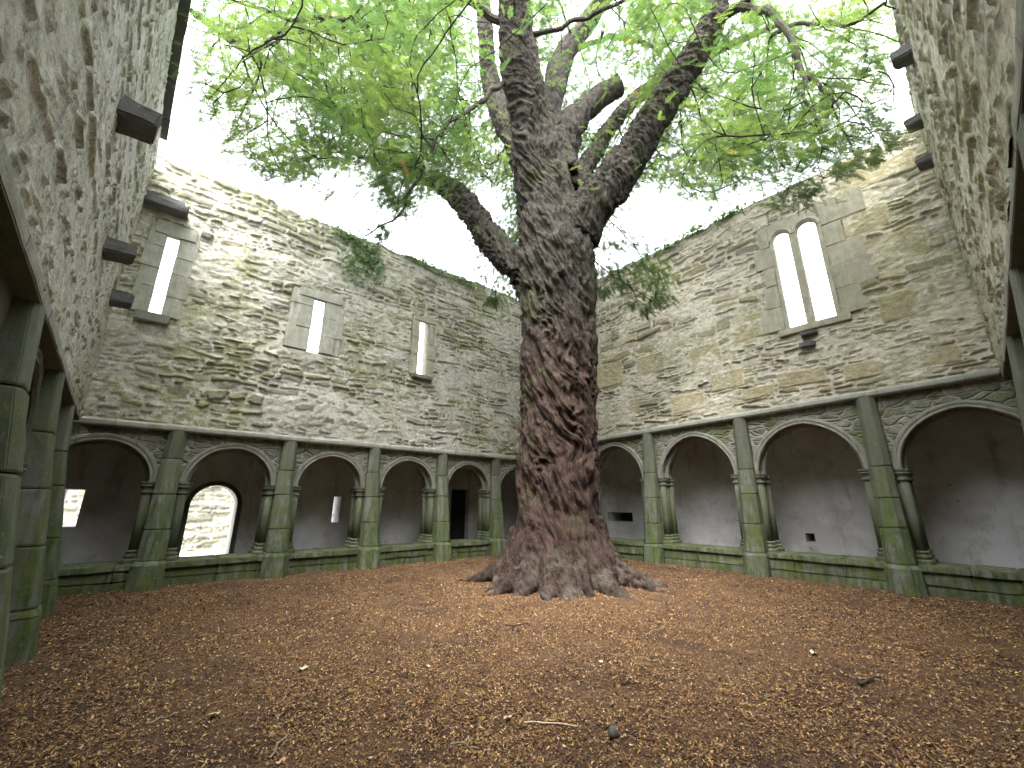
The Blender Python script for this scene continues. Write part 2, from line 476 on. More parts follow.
def corbel(F, parent, s, z, w=.36, h=.22, out=.40):
    mb = MB(); P = F.P
    a, b = s - w / 2, s + w / 2
    mb.hexa([P(a, .1, z), P(b, .1, z), P(b - .02, -out, z + .03), P(a + .015, -out + .02, z + .03),
             P(a, .1, z + h), P(b, .1, z + h), P(b - .01, -out - .02, z + h - .02), P(a + .02, -out, z + h - .01)], 1.)
    return mb.build('corbel', M['slate'], parent, bevel=.018, cuts=3, wear=.02, wfreq=9)

def string_course(F, parent, s0, s1, zf, out=.062, stone='string'):
    """moulded ledge under the upper wall, cut into lengths of stone"""
    mb = MB(); s = s0
    prof = [(.20, -.03), (min(.0, -out + .027), -.03), (-out, .0), (-out, .065), (-out + .032, .105), (.09, .115)]
    while s < s1:
        e = min(s + random.uniform(.8, 1.4), s1)
        if s1 - e < .4: e = s1
        n = len(prof); tone = random.uniform(.85, 1.12); dt = random.uniform(-.006, .006)
        ps = [F.P(x, t + dt, zf(x) + z) for x in (s + .003, e - .003) for t, z in prof]
        fs = [tuple(range(n)), tuple(range(2 * n - 1, n - 1, -1))] + [(i, i + n, (i + 1) % n + n, (i + 1) % n) for i in range(n)]
        mb.add(ps, fs, tone)
        s = e
    return mb.build('string_course', M[stone], parent, bevel=.006, cuts=2, wear=.010, wfreq=5)

def arch_panel(mb, F, s0, s1, z0, z1f, sc, r, zs, t0, t1, point=.0, n=22, side_jamb=True, tone=1.):
    """wall panel with an arched opening, front, back and the curved soffit"""
    e = point * r; R_ = r + e
    pts = []
    for i in range(n + 1):
        x = -r * math.cos(math.pi * i / n)
        xx = abs(x)
        pts.append((sc + x, zs + math.sqrt(max(0, R_ * R_ - (xx + e) ** 2))))
    for t in (t0, t1):
        P = lambda s, z: F.P(s, t, z)
        if side_jamb:
            for a, b in ((s0, sc - r), (sc + r, s1)):
                if b - a > .005:
                    mb.add([P(a, z0), P(b, z0), P(b, zs), P(a, zs)], [(0, 1, 2, 3)], tone)
                    mb.add([P(a, zs), P(b, zs), P(b, z1f(b)), P(a, z1f(a))], [(0, 1, 2, 3)], tone)
        for (x0, y0), (x1, y1) in zip(pts, pts[1:]):
            mb.add([P(x0, y0), P(x1, y1), P(x1, z1f(x1)), P(x0, z1f(x0))], [(0, 1, 2, 3)], tone)
    edge = [(sc - r, z0)] + pts + [(sc + r, z0)]
    for (x0, y0), (x1, y1) in zip(edge, edge[1:]):
        mb.add([F.P(x0, t0, y0), F.P(x1, t0, y1), F.P(x1, t1, y1), F.P(x0, t1, y0)], [(0, 1, 2, 3)], tone)
    return pts

def arch_ring(mb, F, sc, r, zs, prof, point=.0, n=26):
    """moulding swept round an arch; prof: (radial offset, t)"""
    e = point * r
    rings = []
    for i in range(n + 1):
        x = -r * math.cos(math.pi * i / n)
        sg = -1 if x < 0 else 1
        cx = -sg * e if abs(x) > 1e-6 else 0
        zz = math.sqrt(max(0, (r + e) ** 2 - (abs(x) + e) ** 2))
        nx, nz = (x - (-sg * e)), zz
        l = math.hypot(nx, nz); nx /= l; nz /= l
        if abs(x) < 1e-3 * r: nx, nz = 0, 1
        tone = 1.0 + .12 * math.sin(int(i / n * 9) * 12.9)
        rings.append([F.P(sc + x + nx * o, t, zs + zz + nz * o) for o, t in prof])
    m = len(prof)
    vs = [p for rg in rings for p in rg]
    fs = [(a * m + b, (a + 1) * m + b, (a + 1) * m + (b + 1) % m, a * m + (b + 1) % m) for a in range(n) for b in range(m)]
    fs += [tuple(range(m)), tuple(range((n) * m, (n + 1) * m))]
    mb.add(vs, fs, 1.0)

def pier(F, parent, s, H, wb=.43, wt=.29, batter=.40, out=.055, plinth=.035, cham=.105):
    """battered buttress pier with chamfered front, built up of courses"""
    mb = MB()
    joints = [-.12, .03, .40, .47, .47, 1.05, 1.72, H * .78, H + .03, H + .10]
    joints = [-.12, .40, .47, random.uniform(.9, 1.1), random.uniform(1.55, 1.75), random.uniform(2.15, 2.3), H + .10]
    zt = H * .9
    def sec(z, grow):
        k = min(1, max(0, z / zt))
        tf = -batter * (1 - k) - (out if z > H - .04 else out * .5 * k) - grow
        w = (wb + (wt - wb) * min(1, z / H)) / 2 + grow
        ch = cham * (w / .2)
        return [(-w, .20), (-w, tf + ch), (-w + ch * .95, tf), (w - ch * .95, tf), (w, tf + ch), (w, .20)]
    for a, b in zip(joints, joints[1:]):
        tone = random.uniform(.82, 1.12)
        dj = random.uniform(-.008, .008)
        levels = [(a + .004, -.008), (a + .016, 0), (b - .016, 0), (b - .004, -.008)]
        if a < 0: levels = [(a, plinth), (b, plinth)]
        elif b < .5: levels = [(a, plinth), (b, 0.)]
        if b > H: levels = [(a + .004, -.008), (a + .016, 0), (H - .02, 0), (b - .05, -.005), (b, -.05)]
        vs = []; m = 6
        for z, g in levels:
            vs += [F.P(s + x + dj, t, z) for x, t in sec(z, g)]
        fs = [tuple(range(m)), tuple(range((len(levels) - 1) * m, len(levels) * m))]
        fs += [(i * m + j, (i + 1) * m + j, (i + 1) * m + (j + 1) % m, i * m + (j + 1) % m) for i in range(len(levels) - 1) for j in range(m)]
        mb.add(vs, fs, tone)
    return mb.build('pier', M['pier'], parent, bevel=.008, cuts=2, wear=.009, wfreq=6)

def lathe(mb, c, prof, n=14, tone=1.):
    vs = []
    for r, z in prof:
        vs += [(c[0] + r * math.cos(2 * math.pi * i / n), c[1] + r * math.sin(2 * math.pi * i / n), c[2] + z) for i in range(n)]
    m = len(prof)
    fs = [(a * n + i, a * n + (i + 1) % n, (a + 1) * n + (i + 1) % n, (a + 1) * n + i) for a in range(m - 1) for i in range(n)]
    fs += [tuple(range(n)), tuple(range((m - 1) * n, m * n))]
    mb.add(vs, fs, tone)

def clustered_column(F, parent, s, sgn, z0, zs):
    """three-quarter shafts at one jamb of an arch with ringed capital and base"""
    shafts = [(s, .15, .085), (s - sgn * .045, .335, .095), (s, .52, .085)]
    mb = MB(); cb = MB(); bb = MB()
    for (x, t, r) in shafts:
        c = F.P(x, t, 0)
        lathe(mb, c, [(r, z0 + .2), (r * .96, (z0 + zs) / 2), (r * .94, zs - .17)], 14, random.uniform(.85, 1.1))
        lathe(cb, c, [(r, zs - .20), (r + .02, zs - .195), (r + .028, zs - .175), (r + .012, zs - .155), (r + .01, zs - .11), (r + .035, zs - .085),
                      (r + .05, zs - .06), (r + .035, zs - .04), (r + .045, zs - .03), (r + .055, zs - .01), (r + .055, zs + .015)], 14, random.uniform(.85, 1.1))
        lathe(bb, c, [(r + .075, z0 - .02), (r + .075, z0 + .055), (r + .06, z0 + .075), (r + .035, z0 + .085), (r + .045, z0 + .11), (r + .045, z0 + .135),
                      (r + .02, z0 + .15), (r + .015, z0 + .18), (r + .03, z0 + .19), (r + .028, z0 + .21), (r, z0 + .225)], 14, random.uniform(.85, 1.1))
    col = mb.build('column', M['shaft'], parent, smooth=True)
    cb.build('capital', M['shaft'], col)
    bb.build('column_base', M['shaft'], col)
    return col

def arcade(name, F, label, piers, spacing, s0, s1, Hf, zs_, sill, point, bays, gap=.50, out=.055, batter=.40, plinth=.035, stone='arch'):
    sps = 'spandrel' if stone == 'arch' else stone  # edge arcades take the darker stone, their shade put into the colour
    root = thing(name, F.P((s0 + s1) / 2, .3, 0), label, 'arcade')
    for s in piers:
        if s0 - .1 < s < s1 + .1: pier(F, root, s, Hf(s), out=out, batter=batter, plinth=plinth, cham=.105 if stone == 'arch' else .05)
    for c in bays:
        r = (spacing - gap) / 2 + random.uniform(-.012, .012); zs = zs_ + random.uniform(-.025, .025); c = c + random.uniform(-.015, .015)
        a, b = c - spacing / 2, c + spacing / 2
        mb = MB()
        arch_panel(mb, F, a, b, sill - .05, lambda x: Hf(x) + .05, c, r, zs, .13, .66, point)
        sp = mb.build('spandrel', M[sps], root)
        rb = MB()
        arch_ring(rb, F, c, r, zs, [(-.012, .16), (-.03, .105), (-.01, .075), (.03, .085), (.055, .07), (.085, .075), (.11, .10), (.115, .15)], point)
        arch_ring(rb, F, c, r - .055, zs, [(.055, .29), (.0, .29), (-.03, .32), (-.03, .37), (.0, .40), (.055, .40)], point)
        rb.build('arch_moulding', M[stone], sp, wear=.010, wfreq=5)
        for sg in (-1, 1):
            clustered_column(F, root, c + sg * (r + .0), sg * -1, sill, zs)
    mb = MB()
    x = s0
    while x < s1:
        e = min(x + random.uniform(.5, 1.1), s1)
        F.box(mb, x + .003, e - .003, -.135 + random.uniform(-.01, .01), .70, sill - .11, sill + random.uniform(-.006, .006), random.uniform(.85, 1.12))
        for zz0, zz1 in ((-.15, .14), (.145, sill - .115)):
            F.box(mb, x + .003, e - .003, -.085 + random.uniform(-.02, .02), .66, zz0, zz1, random.uniform(.75, 1.05))
        x = e
    mb.build('dwarf_wall', M['dwarf'], root, bevel=.014, cuts=2, wear=.016, wfreq=7)
    return root

Hb = lambda s: 2.85
Hr = lambda s: 3.31 + .029 * s
Hl = lambda s: 2.90
Hw = lambda s: 3.55

# ---- upper walls
slits = [(10.53, 10.74, 5.13, 6.93, .30), (7.47, 7.74, 5.05, 6.45, .32), (4.50, 4.80, 5.02, 6.70, .32)]
wb = upper_wall('stone_wall', B, -.45, 11.35, 2.90, 8.70, 'lichened grey rubble wall with three narrow slit windows, left of the tree', 'rubble_back', 11,
                holes=slits, flat=[(10.25, 11.05, 4.95, 7.25), (6.98, 8.28, 5.02, 6.68), (4.28, 5.06, 4.88, 6.86)], mortar=.78, hmean=.11, lmean=.20, relief=.92)
string_course(B, wb, -.3, 11.2, Hb)
slit_surround(B, wb, *slits[0][:4], .34, .30, None, 'ashlar_grey', .30)
slit_surround(B, wb, *slits[1][:4], .50, .52, None, 'ashlar_grey', .22, .08, ledge=False)
slit_surround(B, wb, *slits[2][:4], .26, .24, None, 'ashlar', .16, .12)
mb = MB(); B.box(mb, 10.50, 11.25, -.30, .1, 7.42, 7.56, 1., .02); B.box(mb, 10.58, 11.25, -.22, .1, 7.58, 7.70, .9, .02)
mb.build('corbel', M['slate'], wb, bevel=.012, cuts=3, wear=.02, wfreq=8)

bigR = [(8.8, 9.9, 6.1, 6.8), (9.0, 9.85, 4.95, 5.55), (8.3, 9.5, 7.0, 7.6), (6.2, 6.95, 5.35, 6.0), (5.05, 5.85, 5.0, 5.55), (3.4, 4.3, 5.1, 5.7), (1.9, 2.9, 5.0, 5.8),
        (4.4, 5.3, 3.75, 4.3), (5.5, 6.3, 4.2, 4.7), (7.0, 7.9, 3.9, 4.35), (8.2, 9.9, 3.78, 4.25), (2.7, 3.4, 4.0, 4.5), (6.2, 6.9, 3.75, 4.1), (8.9, 10.1, 8.0, 8.5)]
twin = [(7.40, 7.78, 5.36, 7.90, .22), (7.90, 8.34, 5.36, 7.90, .22)]
twh = [(7.40, 8.34, 5.36, 7.92, .20)]
wr = upper_wall('stone_wall', R, -.45, 10.35, lambda s: Hr(s) + .05, 8.92, 'buff coursed rubble wall with a twin round headed window, right of the tree', 'rubble_right', 23,
                holes=twh, flat=[(7.0, 8.75, 5.2, 8.12)], big=bigR, mortar=.72, hmean=.10, lmean=.36, relief=1.0)
string_course(R, wr, -.3, 10.25, Hr)
mb = MB()
arch_panel(mb, R, 7.36, 7.84, 5.36, lambda x: 8.12, 7.595, .175, 7.66, -.012, .13, 0, 14)
arch_panel(mb, R, 7.845, 8.40, 5.36, lambda x: 8.12, 8.115, .195, 7.66, -.010, .13, 0, 14)
for z in (5.36, 5.95, 6.5, 7.0, 7.55):
    h = {5.36: .58, 5.95: .54, 6.5: .49, 7.0: .54, 7.55: .57}[z]
    wl, wr_ = {5.36: (.46, .40), 5.95: (.30, .72), 6.5: (.24, .62), 7.0: (.38, .34), 7.55: (.22, .80)}[z]
    R.box(mb, 7.355 - wl, 7.355, -.012 + random.uniform(-.006, .006), .11, z + .003, z + h + .006, random.uniform(.9, 1.05), .008)
    R.box(mb, 8.405, 8.405 + wr_, -.012 + random.uniform(-.006, .006), .11, z + .003, z + h + .006, random.uniform(.9, 1.05), .008)
tw = mb.build('window_surround', M['ashlar'], wr, bevel=.006, cuts=1, wear=.007, wfreq=8)
mb = MB()
for c, r in ((7.595, .175), (8.115, .195)):
    arch_ring(mb, R, c, r, 7.66, [(.015, .0), (.015, -.03), (.045, -.038), (.075, -.03), (.085, .0)], 0, 16)
mb.build('arch_moulding', M['ashlar_grey'], tw)
mb = MB(); R.box(mb, 7.2, 8.55, -.07, .13, 5.2, 5.352, .95, .008); mb.build('window_sill', M['ashlar'], wr, bevel=.012)
mb = MB(); R.box(mb, 7.62, 7.92, -.16, .1, 5.06, 5.14, .8, .02); R.box(mb, 7.55, 7.85, -.13, .1, 4.82, 4.93, .8, .02)
mb.build('corbel', M['slate'], wr, bevel=.012, cuts=2, wear=.02, wfreq=9)

wl_ = upper_wall('stone_wall', L, -.3, 10.9, 2.93, 8.55, 'dark grey rubble wall rising steeply at the left edge, with jutting slabs', 'rubble_side', 37, mortar=.52, hmean=.055, step=.021, lmean=.12, relief=.46)
string_course(L, wl_, -.3, 10.8, Hl, .004)
mb = MB(); L.box(mb, -.3, 10.8, .004, .2, 2.862, 2.866); mb.build('soffit', M['shaft'], wl_)  # added dark sheet under the ledge: black stain plus painted shade
for s, z, h in ((5.25, 5.02, .22), (3.22, 4.52, .2), (.55, 4.82, .24)): corbel(L, wl_, s, z, .36, h, .27)
mb = MB(); x = .35
while x < 10.8:
    e = x + random.uniform(.6, 1.1); L.box(mb, x + .004, e - .004, -.10 + random.uniform(-.012, .012), .9, 8.60, 8.69 + random.uniform(-.012, .012), random.uniform(.8, 1.1)); x = e
mb.build('coping', M['slate'], wl_, bevel=.01)

ww = upper_wall('stone_wall', W, -.75, 10.95, 3.58, 9.25, 'yellowish rubble wall rising steeply at the right edge', 'rubble_near', 51, mortar=.58, hmean=.075, step=.021, lmean=.16, relief=.6)
string_course(W, ww, -.55, 10.7, Hw, .004)
mb = MB(); W.box(mb, -.55, 10.7, .004, .2, 3.512, 3.516); mb.build('soffit', M['shaft'], ww)  # same added sheet here, stain and painted shade in one dark colour
for s, z in ((2.70, 7.65), (.65, 7.95), (-.12, 7.58)): corbel(W, ww, s, z, .30, .18, .20)

# ---- arcades
arcade('cloister_arcade', B, 'round arched cloister arcade with green piers, left of the tree', [1.87, 3.78, 5.79, 7.79, 9.82, 11.86], 2.02, -.2, 11.3, Hb, 1.83, .42, .0,
       [.90, 2.83, 4.79, 6.79, 8.80, 10.83], .50)
arcade('cloister_arcade', R, 'wide pointed cloister arcade with mossy piers, right of the tree', [1.1, 3.55, 6.04, 8.43, 10.88], 2.45, -.2, 10.3, Hr, 2.13, .47, .10,
       [-.12, 2.32, 4.79, 7.235, 9.66], .52)
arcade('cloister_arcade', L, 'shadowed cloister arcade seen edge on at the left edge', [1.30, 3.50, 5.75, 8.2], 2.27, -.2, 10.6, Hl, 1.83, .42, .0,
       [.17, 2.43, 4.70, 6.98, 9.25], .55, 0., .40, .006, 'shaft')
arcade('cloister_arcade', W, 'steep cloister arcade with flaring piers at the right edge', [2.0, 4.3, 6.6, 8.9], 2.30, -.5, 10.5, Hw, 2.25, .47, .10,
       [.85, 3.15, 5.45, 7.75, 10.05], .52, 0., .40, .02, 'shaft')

# ---- back walls of the covered walks
TB = 2.2
def back_wall(F, s0, s1, Hf, label, holes=(), door=None, dark=(), t=TB):
    root = thing('plaster_wall', F.P((s0 + s1) / 2, t, 0), label, 'wall')
    th = .75
    ss = sorted({s0, s1, *[x for h in holes for x in h[:2]]} | ({door[0], door[1]} if door else set()))
    mb = MB(); top = Hf((s0 + s1) / 2) + .45
    for a, b in zip(ss, ss[1:]):
        if door and abs(a - door[0]) < 1e-6: continue
        h = [q for q in holes if abs(q[0] - a) < 1e-6]
        if h:
            F.box(mb, a, b, t, t + th, -.2, h[0][2]); F.box(mb, a, b, t, t + th, h[0][3], top)
        else: F.box(mb, a, b, t, t + th, -.2, top)
    if door:
        a, b, zsp, c, r = door
        arch_panel(mb, F, a, b, -.2, lambda x: top, c, r, zsp, t, t + th, 0, 18)
    mb.build('wall_face', M['plaster'], root)
    mb = MB()
    F.box(mb, s0, s1, .655, t + th, Hf(s0) + .12, Hf(s0) + .30)
    mb.build('walk_ceiling', M['plaster'], root)
    return root
bw = back_wall(B, -2.9, 13.6, Hb, 'grey plastered back wall of the covered walk, with an arched doorway to the outside',
          holes=[(1.38, 2.12, -.1, 1.92), (5.82, 6.02, .93, 1.64), (11.12, 11.45, .98, 1.73)], door=(8.2, 9.45, 1.40, 8.82, .475))
mb = MB(); arch_ring(mb, B, 8.82, .475, 1.40, [(.0, TB + .01), (.0, TB - .03), (.10, TB - .03), (.10, TB + .01)], 0, 18)
for x in (8.82 - .575, 8.82 + .475): B.box(mb, x, x + .1, TB - .03, TB + .01, 0, 1.40)
mb.build('door_surround', M['shaft'], bw)
mb = MB(); B.box(mb, 1.40, 2.10, TB + .2, TB + .26, 0, 1.91, .8); mb.build('door', M['door'], bw)
back_wall(R, -2.9, 13.2, Hr, 'grey plastered back wall of the covered walk behind the pointed arches',
          holes=[(.45, 1.45, .86, 1.17), (6.40, 6.60, .57, .78)])
back_wall(L, -3.0, 13.2, Hl, 'grey plastered back wall of the dark walk at the left edge')
back_wall(W, -3.2, 13.2, Hw, 'grey plastered back wall of the walk at the right edge')
# niches behind the two dark openings of the right walk are closed by the room beyond
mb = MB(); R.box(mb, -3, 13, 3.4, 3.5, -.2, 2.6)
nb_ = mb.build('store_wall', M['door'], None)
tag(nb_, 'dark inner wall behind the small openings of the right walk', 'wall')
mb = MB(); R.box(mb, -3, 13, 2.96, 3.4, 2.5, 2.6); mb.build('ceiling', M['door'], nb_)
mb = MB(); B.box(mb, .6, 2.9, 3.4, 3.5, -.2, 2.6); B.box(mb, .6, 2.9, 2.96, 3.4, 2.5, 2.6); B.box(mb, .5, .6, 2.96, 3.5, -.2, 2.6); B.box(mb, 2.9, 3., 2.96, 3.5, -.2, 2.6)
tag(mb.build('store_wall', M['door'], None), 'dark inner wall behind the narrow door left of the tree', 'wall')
# pale wall outside the arched doorway
Fo = Frame((0, 6.6), (-1, 0), (0, 1))
upper_wall('stone_wall', Fo, 4.0, 15.0, -.1, 2.9, 'pale rubble wall outside, seen through the arched doorway', 'rubble_out', 77, mortar=.8, hmean=.13, step=.035, thick=.6)

gp = MB(); gp.add([(-14, 3.2, .03), (-4, 3.2, .03), (-4, 6.55, .03), (-14, 6.55, .03)], [(0, 1, 2, 3)], 1.1)
tag(gp.build('gravel_path', M['ashlar'], None), 'pale gravel path outside the arched doorway', 'path', kind='structure')

# ------------------------------------------------------------------ yew tree
LIMBS = {
'trunk': [(-3.8,-4.09,0.09,0.87),(-3.79,-4.11,0.8,0.853),(-3.78,-4.12,1.54,0.815),(-3.75,-4.15,3.59,0.828),(-3.72,-4.18,5.93,0.866),(-3.7,-4.2,7.1,0.942)],
'A': [(-3.81,-4.21,7.19,0.844),(-3.99,-4.16,8.52,0.748),(-4.45,-4.27,10.23,0.561),(-5.08,-4.51,11.39,0.476),(-5.56,-4.9,12.76,0.42),(-6.06,-5.39,13.49,0.311),(-6.75,-5.99,14.52,0.187),(-7.41,-6.5,15.02,0.096)],
'B': [(-3.45,-4.59,7.54,0.705),(-3.33,-4.91,8.03,0.563),(-3.02,-5.5,8.73,0.466),(-2.77,-6.09,9.59,0.417),(-2.53,-6.8,10.46,0.366),(-2.39,-7.41,11.16,0.314),(-2.35,-7.85,11.71,0.287),(-2.27,-8.13,12.44,0.222),(-2.25,-8.72,13.25,0.152),(-2.27,-9.28,14.3,0.085)],
'C': [(-4.03,-3.98,6.29,0.642),(-4.3,-3.67,6.77,0.491),(-4.56,-3.26,7.3,0.434),(-4.8,-2.71,8.17,0.405),(-5.04,-2.08,9.29,0.376),(-5.47,-1.27,10.26,0.311),(-6.26,-0.59,10.97,0.288),(-7.7,0.15,12.11,0.259),(-9.14,0.66,12.87,0.224),(-10.61,0.97,13.44,0.161),(-11.51,1.08,13.7,0.103)],
'D': [(-3.65,-4.23,9.41,0.553),(-3.45,-4.29,10.42,0.442),(-2.93,-4.44,11.6,0.382),(-2.4,-4.82,12.34,0.334),(-1.95,-5.13,12.84,0.311)],
'E': [(-3.87,-4.0,9.75,0.509),(-3.62,-3.97,11.07,0.374),(-3.38,-3.93,12.51,0.338),(-2.94,-3.96,14.18,0.358),(-2.48,-4.53,15.41,0.303),(-2.28,-5.17,16.1,0.269),(-2.37,-6.0,16.77,0.201),(-2.66,-6.75,17.34,0.109)],
'F': [(-3.99,-3.89,9.14,0.501),(-4.1,-3.38,10.56,0.374),(-4.22,-2.77,12.1,0.344),(-4.36,-2.28,13.89,0.305),(-4.66,-2.44,15.1,0.276),(-5.02,-2.68,16.59,0.214),(-5.49,-3.09,17.68,0.15),(-6.11,-3.54,18.38,0.086)],
'H': [(-3.27,-4.34,9.08,0.379),(-2.62,-4.52,10.3,0.267),(-2.0,-4.87,11.63,0.251),(-1.23,-5.37,12.84,0.232),(-0.28,-6.48,13.67,0.173),(0.58,-7.58,14.22,0.114),(1.18,-8.67,14.32,0.069)],
'B2': [(-2.33,-7.93,11.76,0.198),(-2.21,-8.38,11.69,0.128),(-2.24,-8.77,11.0,0.101),(-2.3,-9.02,10.2,0.086),(-2.39,-9.1,9.47,0.073),(-2.38,-9.14,8.99,0.063),(-2.46,-9.34,8.4,0.044),(-2.46,-9.39,7.85,0.027)],
'B3': [(-2.22,-8.34,11.7,0.128),(-2.25,-8.72,11.69,0.124),(-2.37,-9.27,11.67,0.097),(-2.53,-9.85,11.45,0.063),(-2.73,-10.36,10.9,0.033)],
'B4': [(-2.38,-9.14,8.99,0.047),(-2.49,-9.09,8.21,0.035),(-2.58,-9.18,7.42,0.021)],
'B5': [(-2.29,-8.77,10.32,0.059),(-2.37,-9.26,10.01,0.048),(-2.63,-9.86,8.96,0.036),(-2.82,-10.28,8.69,0.023)],
'T1': [(-5.45,-4.73,12.17,0.14),(-5.83,-4.49,12.39,0.117),(-6.44,-4.27,12.56,0.115),(-7.22,-3.98,11.95,0.092),(-7.9,-3.83,11.12,0.074),(-8.7,-3.73,10.38,0.058),(-9.49,-3.72,9.67,0.042),(-10.44,-3.93,8.82,0.021)],
'T2': [(-7.9,-3.83,11.12,0.062),(-8.77,-3.71,10.14,0.049),(-9.44,-3.73,9.28,0.038),(-9.89,-3.81,8.6,0.029),(-10.11,-3.91,7.97,0.017)],
'T3': [(-4.92,-4.52,11.46,0.096),(-5.48,-4.19,10.91,0.075),(-6.11,-4.0,9.8,0.062),(-6.79,-3.85,8.9,0.054),(-6.93,-3.89,8.18,0.044),(-7.19,-3.88,7.32,0.034),(-7.5,-3.81,6.53,0.026),(-7.95,-3.71,5.92,0.016)],
'T4': [(-5.21,-4.67,12.14,0.095),(-4.53,-5.49,12.26,0.07),(-4.12,-6.19,12.24,0.059),(-3.95,-6.66,12.1,0.049),(-3.76,-7.23,12.05,0.032)],
'T5': [(-2.63,-4.02,14.73,0.122),(-2.2,-4.75,14.81,0.102),(-1.87,-5.45,14.4,0.087),(-1.56,-6.26,13.32,0.054)],
}
